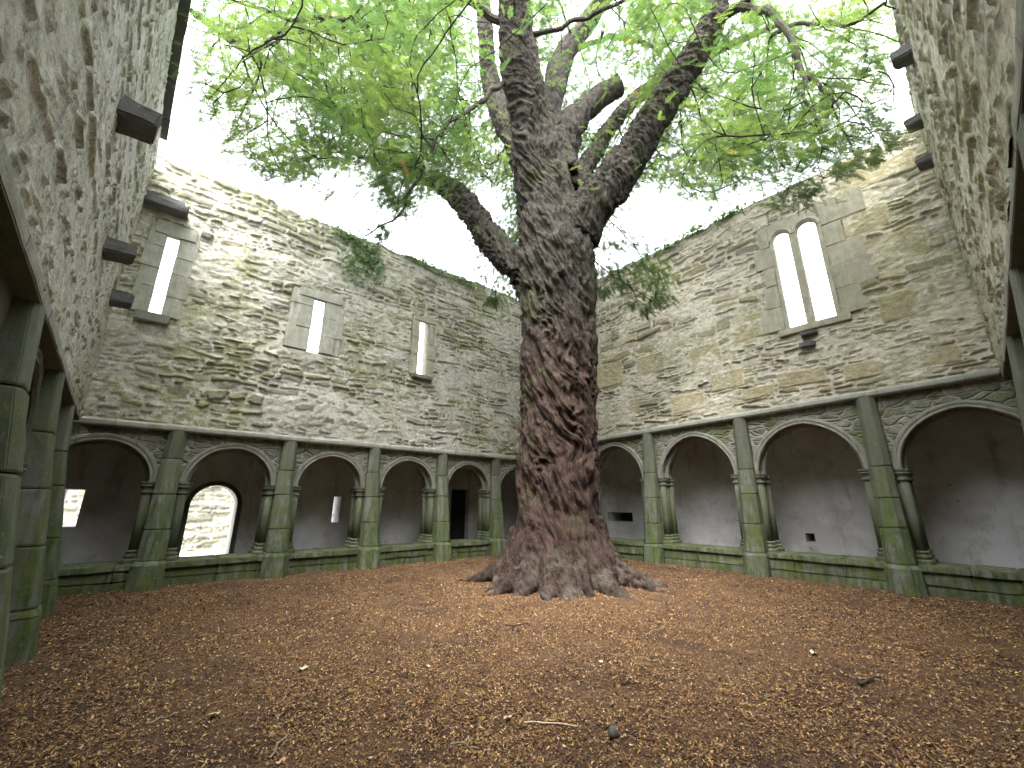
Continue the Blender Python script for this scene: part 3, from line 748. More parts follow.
CLUMPS = [(-9.03,-3.42,12.81,0.78),(-4.98,-4.7,15.12,0.57),(0.6,-4.8,12.55,0.53),(-2.44,-1.51,8.14,0.58),(0.02,-6.09,13.13,0.46),(-7.77,-6.16,9.57,0.79),(-0.97,-9.33,9.97,0.76),(-4.82,-9.76,12.77,0.63),(-2.28,-9.56,12.27,0.58),(-4.91,-6.64,12.17,0.65),(-10.38,-6.08,10.78,0.49),(-8.96,-7.24,9.06,0.6),(-3.22,-10.5,9,0.63),(0.2,-6.31,11.41,0.57),(-1.72,-3.58,11.18,0.62),(-0.64,-6.43,12.17,0.72),(-8.33,-4.28,13.97,0.8),(-2.27,-0.75,9.97,0.58),(-2.43,-6.74,12.29,0.72),(-1.61,-0.28,12.16,0.79),(-9.72,-3.25,8.74,0.76),(-2.25,-0.87,8.44,0.63),(-6.55,-0.15,11.05,0.72),(-3.29,-8.31,12.82,0.56),(-0.85,-8.59,8.68,0.6),(-7.13,-1.66,13.3,0.67),(-10.64,-6.76,8.18,0.77),(-1.18,-0.38,11.5,0.78),(-8.21,-9.75,10.77,0.76),(-6.72,-2.11,9,0.71),(-1.87,-3.53,12.68,0.46),(-9.96,-4.69,11.86,0.62),(-8.1,-1.97,13.66,0.63),(-5.47,-7.68,13.63,0.56),(-7.87,-3.78,11.1,0.75),(-6.65,0,11.86,0.66),(-3.25,-3.35,9.41,0.58),(-8.76,-1.04,11.72,0.72),(-9.66,-4.5,10.01,0.47),(-0.96,-3.45,10.3,0.46),(0.25,-4.27,11.73,0.61),(-7.5,-7.67,7.9,0.46),(-7.4,-5.87,13.79,0.62),(-0.63,-9.73,9.5,0.52),(-1.65,-2.77,14.19,0.76),(-10.17,-1.86,9.45,0.69),(-2.44,-1.53,11.98,0.68),(-9.76,-2.73,7.75,0.61),(-8.58,-4.05,9.68,0.78),(-8.95,-8.92,9.18,0.73),(-6.64,-3.62,14.55,0.48),(-1.63,-5.82,13.86,0.58),(-4.06,-9.61,11.12,0.52),(-10.83,-5.07,8.27,0.68),(-1.13,-6.83,10.25,0.52),(-1.02,-8.28,9.8,0.49),(-9.17,-1.62,11.86,0.5),(-0.51,-8.02,10.72,0.55),(-6.93,-10.42,10.06,0.5),(-5.85,-7.26,10.43,0.63),(-6.61,-5.83,12.1,0.78),(-5.42,-1.02,13.15,0.69),(-8.07,-2.24,11.82,0.58),(0.9,-5.14,11.67,0.61),(-4.77,-4.77,13.68,0.68),(-10.55,-1.83,10.55,0.62),(-1.44,-7.2,11.52,0.57),(-8.72,-3.65,8.43,0.63),(0.06,-0.31,9.93,0.57),(-6.61,-9.27,7.06,0.56),(-7.55,-1.85,11.68,0.46),(-9.69,-7.6,7.04,0.57),(-9.53,-1.97,10.59,0.68),(-2.02,-6.26,9.4,0.63),(-6.39,-1.66,14.07,0.66),(-1.05,-8.2,12.6,0.56),(-5.49,-2.98,9.74,0.45),(-1.34,-3.87,12.23,0.57),(-1.46,-2.77,8.97,0.77),(-8.63,-4.6,7.19,0.6),(-6.55,-2.79,14.33,0.72),(-3.28,-2.78,14.63,0.45),(-1.25,-6.6,12.45,0.56),(-4.46,-1.49,11.09,0.57),(-7.19,-8.34,12.64,0.72),(-4.24,-0.97,12.37,0.56),(-4.73,-9.76,9.44,0.71),(-1.5,-1.72,9.28,0.66),(-1.71,-2.8,11.76,0.65),(-0.86,-2.63,9.9,0.72),(-10.14,-3.75,7.57,0.79),(-3.35,-2.87,11.64,0.58),(-6.86,-1.98,11.72,0.6),(-10.22,-7.92,9.91,0.79),(-1.91,-2.13,13.97,0.78),(-7.08,-8.64,10.14,0.62),(-2.12,-7.13,11.65,0.61),(-1.71,-9.48,7.81,0.49),(-4.88,-4.9,12.7,0.67),(-1.87,-7.56,12.32,0.57),(-6.82,-3.29,12.89,0.58),(-3.01,-1.91,11.7,0.55),(-4.32,-7.89,11.07,0.59),(-9.13,-8.11,11.79,0.69),(-2.92,-1.75,13.32,0.76),(-1.79,-2.73,9.96,0.59),(-0.95,-3.79,11,0.76),(-5.86,-2.57,11.46,0.7),(-5.05,0.77,11.9,0.59),(-3.25,-8.35,7.15,0.77),(-7.25,-0.66,10.88,0.6),(-2.4,-10.01,9.63,0.47),(-0.62,-8.86,11.81,0.74),(-8.68,-4.22,7.92,0.59),(-8.05,-4.15,10.2,0.54),(-8.94,-2.27,11.84,0.63),(-3.37,-6.41,14.47,0.63),(-0.64,-5.61,10.75,0.68),(-3.46,-0.19,12.97,0.55),(-1.71,-7.66,10.33,0.78),(-6.02,-2.88,10.48,0.63),(-0.09,-5.04,11.59,0.69),(-1.88,-2.79,12.7,0.76),(-0.55,0.03,10.31,0.52),(-6.45,-10.11,11.76,0.73),(-8.04,-6.91,12.41,0.6),(-2.89,-8.38,7.72,0.6),(-4.24,-2.06,14.28,0.69),(1.12,-7.59,11.31,0.53),(1.25,-6.48,10.65,0.76),(1.08,-7.96,9.82,0.51),(-0.82,-1.91,12.27,0.63),(-1.72,-5.85,9.98,0.47),(-1.53,-5.95,11.1,0.69),(-2.7,-2.08,12.48,0.54),(-6.99,-1.37,9.88,0.59),(0.97,-3.86,12.42,0.78),(-1.88,-8.43,11.13,0.54),(-6.88,-2.32,12.29,0.55),(-5.88,-0.98,12.57,0.61),(-8.49,-0.03,10.32,0.54),(0.2,-1.25,10.19,0.79),(-7.03,-2.59,12.9,0.62),(0.24,-5.31,12.24,0.46),(-5.23,-10.38,7.53,0.55),(-8.03,-3.18,10.75,0.47),(-1.21,-2.41,10.56,0.77),(-1.58,-1.14,12.68,0.76),(-9.07,-2.84,9.54,0.72),(-1.12,-0.25,8.78,0.55),(-3.12,-8.62,8.56,0.51),(-9.31,-2.78,11.19,0.48),(-0.02,-1.06,9.13,0.53),(0.11,-7.97,11.54,0.73),(-7.83,-2.79,11.34,0.7),(-2.07,-3.22,13.73,0.61),(-8.55,-5.04,9.52,0.69),(-9.09,-3.37,10.67,0.79),(-1.27,-3.03,13.02,0.46),(0.11,-9.17,9.54,0.6),(0.05,-6.11,10.47,0.47),(-9.3,-3.91,9.85,0.79),(-2.65,-3.42,12.96,0.52),(-2.48,-4.37,10.1,0.69),(-11.25,-4.68,10.68,0.63),(-1.77,-10.13,9.97,0.69),(-8.13,-1.82,10.58,0.51),(-3.34,-3.6,12.43,0.49),(-1.93,-0.98,10.72,0.79),(-7.3,-4.82,10.48,0.75),(-1.91,-9.58,10.51,0.66),(-6.06,-0.74,11.91,0.71),(-5.64,-1.55,10.21,0.76),(-1.04,-4.83,13.87,0.71),(-2.11,-8.39,10.27,0.73),(-1.83,-3.7,14.26,0.73),(0.22,-6.91,12.43,0.45),(-9.94,-1.9,11.34,0.73),(-0.53,-6.46,13.59,0.58),(-7.94,-0.47,10.74,0.76),(-5.84,0.28,11.99,0.6),(-0.42,-1.76,10.22,0.69),(0.71,-1.27,11.29,0.58),(0.31,-8.43,9.83,0.45),(-2.51,-1.26,11.19,0.49),(-8.16,-1.83,9.44,0.55),(-6.47,-0.15,12.87,0.63),(-2.94,-1.63,8.78,0.48),(0.19,-3.91,12.57,0.53),(-2.05,-8.07,7.58,0.66),(-6.75,-0.81,12.87,0.51),(-2.99,-2.15,7.79,0.77),(-1.69,-5.71,14.59,0.66),(-8.09,-4.68,8.04,0.56),(-3.76,-2.16,12.91,0.71),(-9.95,-1.3,10.58,0.57),(-3.87,-1.55,12.56,0.66),(-8.36,-1.43,10.04,0.68),(-8.1,-0.1,11.87,0.49),(-7.67,-2.66,10.51,0.55),(-0.58,-6.66,11.31,0.55),(-3.94,-1.31,13.18,0.52),(-1.64,-1.58,8.26,0.72),(0.26,-8.42,10.8,0.66),(-2.19,-7.41,8.37,0.68),(-5.57,-0.4,10.78,0.79),(-6.22,-2.45,12.06,0.48),(-3.37,-7.73,8,0.67),(-7.46,-4.74,8.61,0.78),(-8.64,-5.08,8.36,0.68),(-1.49,-0.15,9.4,0.48),(-1.13,-3.36,14.07,0.63),(-1.59,-8.22,12.17,0.65),(-1.91,-8.02,9.54,0.73),(-1.27,-0.75,9.71,0.56),(-0.79,-1.14,11.9,0.5),(-7.62,-3.63,12.06,0.63),(-0.91,-9.68,10.64,0.76),(-9.84,-2.21,10.01,0.57),(-6.19,-1.73,9.75,0.59),(-2.34,-7.15,13.23,0.6),(-5.3,-0,12.57,0.55),(-5.78,-2.68,13.02,0.6),(-2.87,-1.66,10.66,0.49),(-0.56,-2,11.4,0.76),(-10.54,-3.51,9.1,0.49),(-0.17,-3.32,11.11,0.55),(-0.35,-0.35,9.18,0.6),(-5.78,0.76,10.85,0.75),(-5.64,-2.11,13.84,0.76),(-1.82,-9.55,8.87,0.75),(-5.22,-1.61,14.21,0.66),(-2.35,-6.29,14.01,0.8),(-4.91,-1.64,12.56,0.78),(-5.49,-2.01,12.27,0.58),(0.67,-3.69,13.08,0.63),(-7.47,-3.29,10.06,0.63),(-2.63,-3.18,10.36,0.68),(-6.27,-2.88,13.69,0.77),(-2.15,-6.38,13.35,0.79),(-8.23,-4.58,8.73,0.55),(-7.06,-4.41,11.22,0.63),(0,-5.34,13.62,0.75),(-7.72,-1.27,11.33,0.5),(-10.09,-2.79,9.05,0.78),(-4.62,-0.95,13.13,0.46),(-8.53,-3.71,11.03,0.59),(-6.18,-1.48,12,0.54),(0.48,-6.88,10.78,0.55),(-1.95,-6.28,12.56,0.45),(-0.48,-9.17,10.78,0.73),(-2.65,-4.12,12.11,0.64),(-1.7,-5.11,13.4,0.68),(-2.52,-3.75,14.13,0.74),(-3.62,-0.53,13.64,0.54),(-3.68,-2.88,6.85,0.6),(-0.59,-7.54,8.97,0.65),(-4.42,-8.1,6.51,0.6),(-5.23,-1.43,10.87,0.73),(-2.65,-2.55,13.41,0.77),(-4.3,0.35,12.64,0.78),(-3.42,-6.87,11.64,0.68),(-7.52,-2.39,13.7,0.78),(-1.22,-0.38,10.62,0.52),(-8.47,-1.49,12.99,0.58),(-8.79,-1.83,11.15,0.56),(-8.57,-2.88,10.51,0.68),(-0.8,-6.78,9.62,0.55),(-9.96,-2.62,11.08,0.63),(-3.03,-9.71,9.27,0.5),(-0.72,-5.27,13.06,0.77),(-3.73,-1.89,11.99,0.51),(-3.04,-2.51,14.01,0.75),(-7.58,-0.87,12.24,0.59),(-2.41,-4.22,13.28,0.58),(-7.63,-2.77,12.36,0.52),(-6.66,-3.5,11.73,0.68),(-6.31,-1.91,10.48,0.71),(-6.21,-1.52,12.96,0.75),(-1.71,-3.41,9.7,0.47),(-0.4,-2.06,12.89,0.64),(-0.58,-0.42,11.98,0.73),(-8.57,-1.83,8.71,0.61),(-0.77,-7.45,11.94,0.57),(-6.87,-0.77,12.01,0.71),(-5.14,-0.52,11.56,0.71),(-1.66,-1.65,11.95,0.54),(-2.47,-3.09,7.33,0.46),(-2.58,-1.13,9.32,0.7),(-7.83,-1.73,12.84,0.62),(-2.41,-10.05,7.99,0.59),(-1.78,-0.5,12.85,0.56),(-0.53,-8.95,9.35,0.52),(-5.17,-1.35,11.74,0.71),(-5.39,-8.14,8.73,0.54),(-1.91,-8.37,8.89,0.68),(-4.62,-0.98,11.67,0.67),(-7.26,-3.32,7.37,0.5),(-0.81,-1.34,9.63,0.62),(-6.9,-2.29,11.07,0.47),(-2.48,-9.85,7.29,0.71),(0.19,-7.8,10.34,0.69),(-2.61,-5.56,13.53,0.54),(-2.71,-0.94,13.13,0.5),(-0.46,-3.41,12.66,0.78),(-8.03,-5.76,8.38,0.5),(0.24,-3.31,12.26,0.52),(-9.55,-1.86,12.45,0.5),(-1.96,-3.05,7.99,0.45),(-2.83,-3.02,12.45,0.65),(-5.08,-6.27,14.75,0.6),(-0.49,-6.7,10.57,0.54),(-3.69,-6.72,10.92,0.68),(-4.33,-7.12,10.29,0.61),(-0.46,-7.19,12.89,0.69),(-2.34,-6.49,10.14,0.53),(-2.14,0.21,10.61,0.73),(-1.75,-4.94,14.57,0.79),(-1.67,-4.39,9.95,0.47),(-4.36,-3.55,14.54,0.56),(-1.75,-7.44,13.09,0.66),(-1.33,-9.12,8.42,0.5),(-0.43,-8.61,10.13,0.72),(-8.58,-2.08,12.4,0.51),(-1.65,-8.96,10.58,0.64),(-0.32,-4.24,12.26,0.5),(-5.77,-2.06,10.99,0.61),(-0.8,0.22,9.57,0.62),(-1.11,-5.2,11.34,0.76),(-3.09,-6.18,12.02,0.63),(0.61,-5.96,11.85,0.47),(-9.59,-3.95,8.67,0.64),(-0.16,-0.61,11.08,0.77),(-1.96,-6.78,14.32,0.64),(-0.4,-2.59,10.42,0.62),(-1.87,-9.13,9.56,0.48),(-2.98,-3.91,7.45,0.75),(-0.63,-6.22,10.02,0.72),(-4.7,-4.27,14.62,0.58),(-1.17,-7.56,10.85,0.62),(-3.34,-4.05,6.57,0.56),(-2.94,-4.51,8.82,0.76),(-1.63,-1.38,13.33,0.49),(-2.67,-9.89,8.58,0.66),(-1.09,-6,12.79,0.53),(-7.85,-4.01,7.76,0.51),(-4.18,-4.16,14.15,0.71),(-9.14,-1.93,8.23,0.6),(-7.83,-2.75,9.61,0.54),(-0.42,-3.01,13.33,0.47),(-9.33,-4.78,8.79,0.8),(-6.94,-2.25,8.3,0.72),(-8.22,-4.97,6.55,0.6),(-0.27,-2.6,11.74,0.7),(-0.95,-3.31,12.17,0.74),(-5.88,-0.64,13.6,0.65),(-0.85,-5.54,12.09,0.59),(-0.15,-8.11,12.48,0.78),(-2.71,-7.3,7.73,0.71),(-3.42,-1.97,14.16,0.67),(-1.07,-8.29,11.4,0.76),(-8.65,-2.79,8.04,0.58),(-0.92,-7.84,13.23,0.48),(-7.66,-4.93,9.59,0.74),(-5.99,-2.3,14.38,0.69),(-3.53,-2.67,7.53,0.53),(-2.17,-1.74,10.02,0.49),(-9.64,-6.66,12.96,0.57),(1.41,-6.33,11.92,0.72),(-1.3,-6.34,11.7,0.49),(-0.96,-2.58,11.9,0.77),(-4.11,-4.16,14.94,0.55),(-5.74,-8.62,12.02,0.48),(-6.96,-3.7,10.65,0.75),(-1.24,-8.65,9.28,0.53),(0.41,-2.42,11.33,0.57),(-2.27,-8.14,8.38,0.51),(-1.43,-9.32,11.24,0.6),(-0.83,-1.08,11.2,0.66),(-7.74,-9.83,8.45,0.66),(-2.07,-8.88,8.11,0.5),(-3.65,-1.84,8.63,0.68),(-2.42,-2.64,9.64,0.77),(-1.42,-7.28,13.92,0.63),(-9.87,-3.26,9.84,0.46),(-2.51,-2.28,10.56,0.57),(-3.86,-8.68,7.65,0.75),(-8.95,-3.22,8.96,0.59),(-7.13,-4.61,9.24,0.77),(-4.17,-2.45,12.29,0.53),(-3.56,-3.12,13.41,0.51),(-0.43,-4.92,12.5,0.7),(-1.15,-4.84,10.48,0.56),(-8.21,-3.01,11.91,0.77),(-8.47,-5.45,11.69,0.67),(-0.67,-4.52,11.46,0.55),(-4.35,-2.49,10.62,0.73),(-1.47,-1.73,10.07,0.76),(-1.3,-3.69,13.09,0.58),(-3.66,-3.07,10.35,0.72),(-2.24,-4.22,14.62,0.73),(-7.51,0.01,12.3,0.73),(-2.95,-1.98,9.72,0.7),(-2.01,-4.61,10.9,0.79),(-4.42,-1.31,14.22,0.57),(-8.23,-3.19,9.23,0.69),(-7.43,-7.2,10.91,0.7),(-2.82,-8.56,9.71,0.78),(-3.28,-6.75,12.81,0.63),(-0.92,-1.08,10.31,0.55),(-8.3,-4.75,10.07,0.45),(-1.32,-2.36,13.12,0.74),(-10.48,-2.47,9.91,0.77),(-0.73,-3.91,11.74,0.75),(-1.41,-8.82,9.96,0.63),(-0.06,-8.59,8.72,0.69),(0.57,-2.52,12.49,0.57),(-10.18,-3.13,8.16,0.62),(-7.75,-2.98,8.5,0.8),(0.35,-1.72,12.39,0.79),(-2.16,-2.08,9.32,0.55),(0.9,-2.96,12.06,0.65),(-6.72,-0.5,10.33,0.46),(-1.26,-6.67,10.9,0.65),(-2.65,-2.86,11.2,0.52),(-0.17,-1.5,10.9,0.69),(-2.58,-3.87,10.85,0.77),(-6.27,-3.05,12.43,0.72),(-1.26,0.29,10.26,0.71),(-8.06,-5.48,7.6,0.74),(-4.53,-2.1,11.44,0.71),(-4.56,-3.93,12.95,0.74),(0.13,-6.76,13.23,0.58),(-2.36,-5.17,9.55,0.69),(-2.54,-3.37,11.63,0.69),(0.95,-8.13,10.51,0.78),(-1,-1.21,8.77,0.56),(-7.13,-2.99,11.2,0.45),(-8.91,-0.99,8.98,0.68),(-2.64,-0.18,10.3,0.62),(-1.46,-6.94,9.1,0.72),(-3.37,-1.02,11.87,0.5),(-6.31,0.79,11.26,0.47),(-2.53,-8.99,7.24,0.67),(-4.6,-0.73,13.85,0.53),(-2.84,-3.27,13.74,0.65),(0.94,-6.38,11.39,0.51),(-5.22,-4.62,13.21,0.66),(-9.59,-4.27,7.82,0.64),(0.34,-6.66,9.99,0.56),(-3.27,-1.31,14.12,0.74),(-2.86,-3.61,14.73,0.54),(-7.22,-2.73,7.69,0.78),(0.85,-7.41,10.51,0.79),(-1.94,-0.11,9.97,0.49),(-4.69,0.11,11.67,0.72),(-8.85,-4.04,10.49,0.75),(-10.07,-3,10.5,0.76),(-2.19,-6.41,10.79,0.71),(0.21,-5.57,11.01,0.63),(-2.08,-2.07,13.11,0.51),(-6.86,-4.16,11.86,0.61),(-7.81,-3.94,8.78,0.52),(-8.12,-0.66,11.38,0.61),(0.7,-6.15,12.88,0.55),(-9.76,-3.75,9.35,0.61),(-9.5,-1.22,11.22,0.71),(-1.03,-2.11,13.73,0.69),(-1.41,-7.41,8.46,0.48),(-3.86,-0.32,12.35,0.55),(-7.48,-3.42,8.03,0.79),(-8.86,-3.88,7.28,0.65),(-1.89,-3.63,8.92,0.47),(-0.34,-8.29,9.43,0.68),(-4.17,-4.87,14.25,0.6),(-8.48,-0.54,9.69,0.5),(-6.51,0.69,11.9,0.8),(-3.66,-7.54,11.15,0.53),(-3.17,-0.32,12.34,0.6),(-6.38,-1.19,11.05,0.7),(-8.77,-1.25,10.8,0.54),(-3.31,-3.82,10.31,0.8),(-4.08,-0.56,13.11,0.6),(-7.49,-1.1,12.99,0.78),(-8.1,-8.67,6.64,0.49),(-5.04,-1.55,13.33,0.58),(-6.27,-3.53,10.77,0.67),(-8.82,-2,10.43,0.55),(-0.22,-7.24,9.71,0.66),(-5.3,-2.64,10.77,0.62),(-0.99,-9.78,8.49,0.71),(-1.53,-2.21,8.54,0.79),(-3.36,-2.45,12.31,0.54),(-4.73,-5.34,13.22,0.49),(-8.99,-3.23,7.43,0.51),(-5.96,-0.23,11.48,0.79),(-2.44,-1.52,14.02,0.65),(-2.08,-6.97,9.4,0.58),(-6.36,-2.27,13.2,0.57),(-2.16,-0.34,9.28,0.52),(-1.68,-2.7,11.03,0.8),(-4.61,-0.13,13.14,0.74),(-7.45,-2.06,10.71,0.45),(-9.16,-3.93,6.59,0.68),(-6.76,-2.39,10.34,0.51),(-4.89,-0.69,12.37,0.66),(-3.87,-0.85,11.37,0.68),(-2.24,-6.32,11.68,0.5),(-4.3,-1.91,13.63,0.47),(-1.8,-1.94,10.72,0.71),(-1.76,-4.44,13.6,0.61),(-3.07,-5.93,12.66,0.64),(-6.5,-3.23,9.21,0.54),(-1.13,-7.49,12.62,0.75),(-0.96,-1.77,13.13,0.49),(-3.25,-2.59,9.36,0.7),(-2.06,-6.56,8.81,0.77),(-1.16,-9.32,9.26,0.74),(-0.58,-2.78,11.08,0.75),(-2.33,-4.04,9.29,0.78),(-8.64,-2.21,9.74,0.54),(-1.3,0.53,10.94,0.62),(-2.99,-3.31,8.54,0.51),(-1.32,-8.11,8.3,0.66),(-2.74,-2.75,8.86,0.46),(-3.8,-3.19,8.33,0.61),(-6.51,-1.05,13.65,0.45),(-4.79,-7.98,9.65,0.71),(-10.15,-1.24,9.92,0.53),(-3.71,-3.53,14.8,0.76),(-0.49,-9.06,8.28,0.65),(-7.57,0,11.38,0.67),(-1.47,-1.56,11.28,0.47),(0.44,-7.85,9.3,0.56),(-3.37,-3.37,7.24,0.65),(-2.64,-0.28,13.19,0.67),(-4.73,-1.73,10.41,0.74),(-9.8,-1.74,8.78,0.71),(-6.48,-3.74,8.77,0.66),(-3.97,-3.54,9.22,0.64),(-8.51,-2.69,11.32,0.77),(0.84,-2.01,11.83,0.66),(-1.15,-8.46,10.73,0.51),(-0.22,-1.5,11.85,0.47),(-8.5,-0.63,12.35,0.75),(-2.62,-2.46,14.57,0.69),(-0.77,-5.49,13.94,0.63),(-2.44,-2.24,8.53,0.66),(-0.65,-1.99,9.01,0.78),(-3.23,-9.02,6.66,0.71),(-7.2,-2.03,9.71,0.71),(-1.39,-7.76,9.06,0.66),(0.36,-4.52,13.26,0.64),(-9.65,-3.29,7.12,0.59),(-3.78,-2.43,13.58,0.55),(-1.91,-3.42,11.9,0.6),(-3.4,-2.7,8.55,0.47),(-6.93,-1.46,12.5,0.53),(0.45,-0.61,10.51,0.58),(-6.76,-2.71,9.69,0.52),(-3.96,-3.48,13.91,0.56),(-2.66,-8.19,9.07,0.67),(1.46,-5.04,12.07,0.77),(-3.12,-1.21,12.52,0.62),(-1.27,-10.04,9.42,0.68),(-3.08,-2.54,10.23,0.61),(-8.7,-3.42,10,0.78),(-4.23,-2.46,8.1,0.59),(-1.06,-6.77,13.25,0.58),(-1.83,-3.94,10.57,0.68),(0.17,-0.96,11.79,0.65),(-7.99,-5.51,9.4,0.7),(-1.14,-6.14,13.52,0.55),(-7.42,-2.95,13.35,0.53),(-9.17,-0.2,9.62,0.65),(-2.52,-3.46,7.9,0.71),(-0.47,-6.49,12.88,0.63),(-5.82,0.13,10.38,0.6),(-5.62,-1.03,11.27,0.76),(-5.6,-3.58,9.12,0.64),(-9.18,-2.67,10.22,0.56),(1.29,-6.95,11.38,0.67),(-2.06,-1.99,7.78,0.74),(-3.2,-2.23,10.88,0.7),(-0.99,-7.48,9.55,0.48),(-1.28,-4.22,11.4,0.73),(-6.88,-3.73,12.38,0.46),(-1.93,-7.49,11.06,0.77),(-3.52,0.54,12.35,0.69),(0.17,-2.72,13.12,0.77),(-3.61,-3.01,12.62,0.69),(-1.82,-8.74,11.8,0.61),(-1.47,-2.19,12.47,0.6),(-7.07,-7.53,14.07,0.52),(-7.64,-2.48,8.98,0.52),(-1.51,-0.98,11.66,0.53),(-7.81,-0.92,10.16,0.62),(-2.17,-0.96,11.78,0.79),(-8.87,-3.28,11.44,0.78),(-4.37,-7.78,10.34,0.64),(-1.33,-6.35,14.12,0.54),(1.06,-5.6,12.26,0.59),(-1.46,-5.86,12.22,0.65),(-2.07,-4.2,11.75,0.72),(-9.81,-0.64,9.73,0.75),(-1.14,-3.16,11.41,0.65),(-0.41,-5.63,11.37,0.65),(-7.6,-1.35,10.65,0.72),(-6.17,-0.54,9.82,0.62),(-8.03,-2.46,13.07,0.45),(-8.16,-3.51,8.08,0.63),(-0.93,-1.78,10.84,0.5),(-0.62,-1.05,12.61,0.56),(0.79,-7.33,12.14,0.58),(-6.59,-3.02,8.41,0.72),(0.08,-7.5,10.99,0.56),(-7.08,-3,12.04,0.49),(-7.04,-1.52,11.12,0.8),(-3.24,-4.32,8.11,0.7),(-7.61,-4.23,9.71,0.53),(-0.09,-5.48,12.83,0.64),(-0.28,-9.41,10.19,0.63),(-0.59,-7.76,10,0.46),(0.01,-6.24,12.13,0.75),(-7.43,-3.57,8.24,0.5),(-6.98,-3.87,7.45,0.4),(-6.35,-3.63,8.89,0.5),(-7.28,-3.84,6.84,0.35),(-7.7,-3.68,6.23,0.22),(-7.46,-3.56,7.5,0.35),(-6.35,-2.95,9.14,0.5),(-5.39,-2.92,10.39,0.4),(-1.1,-8.32,7.68,0.35),(-1.03,-8.73,7.68,0.4),(-1.07,-9.15,7.67,0.4),(-1.14,-9.48,7.64,0.38),(-1.23,-9.76,7.66,0.3),(-0.96,-8.51,7.46,0.25),(-1.53,-5.05,7.39,0.45),(-2.06,-4.6,7.59,0.35),(-1.29,-5.26,6.73,0.35),(-1.71,-4.77,6.79,0.35),(-2.3,-4.44,8.01,0.4),(-1.84,-4.74,8.21,0.35),(-1.37,-5.12,6.21,0.2),(-1.81,-4.79,7.31,0.4),(-1.47,-5.16,6.52,0.35),(-2.18,-4.44,7.19,0.35),(-1.93,-4.61,7.79,0.4),(-1.59,-4.77,6.41,0.3),(-1.23,-5.37,6.29,0.25),(-1.68,-5.19,7.74,0.4),(-1.3,-5.44,7.06,0.35),(-2.28,-4.47,6.57,0.3),(-1.84,-4.93,6.95,0.4),(-4.05,-2.51,6.49,0.22),(-4.1,-2.48,7.21,0.3),(-3.91,-3.14,8.14,0.3),(-2.04,-4.64,9.1,0.35),(-4.74,-2.03,9,0.3),(-9.88,-1.91,7.93,0.4),(-9.36,-2.13,7.51,0.25),(-8.82,-1.68,8.28,0.3),(-8.2,-1.28,9.23,0.3)]
TC = np.array([-3.75, -4.15])
tree = thing('yew_tree', (TC[0], TC[1], 0), 'huge old yew with twisted shaggy trunk in the middle of the court', 'tree')

def spline(pts, step):
    """Catmull-Rom through (x,y,z,r) points"""
    p = np.array(pts, float)
    p = np.vstack([2 * p[0] - p[1], p, 2 * p[-1] - p[-2]])
    out = []
    for i in range(1, len(p) - 2):
        n = max(2, int(np.linalg.norm(p[i + 1, :3] - p[i, :3]) / step))
        for k in range(n):
            t = k / n
            out.append(.5 * (2 * p[i] + (p[i + 1] - p[i - 1]) * t + (2 * p[i - 1] - 5 * p[i] + 4 * p[i + 1] - p[i + 2]) * t ** 2 + (3 * p[i] - p[i - 1] - 3 * p[i + 1] + p[i + 2]) * t ** 3))
    out.append(p[-2])
    out = np.array(out); out[:, 3] = np.maximum(out[:, 3], .004)
    return out

def tube(path, n, seed=0, lump=.0):
    P = path[:, :3]; r = path[:, 3]
    T = np.gradient(P, axis=0); T /= np.linalg.norm(T, axis=1)[:, None] + 1e-9
    u = np.cross(T[0], [0, 0, 1.]);
    if np.linalg.norm(u) < .1: u = np.cross(T[0], [1., 0, 0])
    V = []
    for i in range(len(P)):
        u = u - T[i] * (u @ T[i]); u /= np.linalg.norm(u)
        w = np.cross(T[i], u)
        a = np.arange(n) * 2 * math.pi / n
        rr = r[i]
        if lump: rr = rr * (1 + lump * (noise2(np.cos(a) * 1.5 + seed + 5, np.sin(a) * 1.5 + i * .16, seed) - .5) * 2)[:, None]
        V.append(P[i] + (np.cos(a)[:, None] * u + np.sin(a)[:, None] * w) * rr)
    V = np.vstack(V); m = len(P)
    F_ = [(i * n + j, i * n + (j + 1) % n, (i + 1) * n + (j + 1) % n, (i + 1) * n + j) for i in range(m - 1) for j in range(n)]
    V = np.vstack([V, P[:1], P[-1:]]); c0, c1 = len(V) - 2, len(V) - 1
    F_ += [(c0, (j + 1) % n, j) for j in range(n)] + [(c1, (m - 1) * n + j, (m - 1) * n + (j + 1) % n) for j in range(n)]
    return V, F_

trunk_pts = [(-3.80, -4.10, -.25, 1.30), (-3.80, -4.10, .10, 1.16), (-3.79, -4.11, .40, .98), (-3.79, -4.11, .8, .84), (-3.78, -4.12, 1.3, .765), (-3.77, -4.13, 2.0, .735), (-3.75, -4.15, 3.6, .755),
             (-3.72, -4.18, 5.2, .78), (-3.72, -4.18, 6.2, .84), (-3.76, -4.2, 7.0, .86), (-3.84, -4.2, 7.6, .70)]
BIG = ['A', 'B', 'C', 'D', 'E', 'F', 'H']
tubes = [('trunk', spline(trunk_pts, .12), 40, .05)]
for k in BIG: tubes.append((k, spline([(x, y, z, r * (.76 if k == 'C' else .80 if k == 'H' else .90)) for x, y, z, r in LIMBS[k]], .12), 20, .16))
rr = random.Random(12)
cam_az = math.atan2(-10.11 + 4.1, -9.92 + 3.8)
side_l = math.atan2(-3.01 + 4.1, -4.84 + 3.8); side_r = math.atan2(-5.5 + 4.1, -2.78 + 3.8)
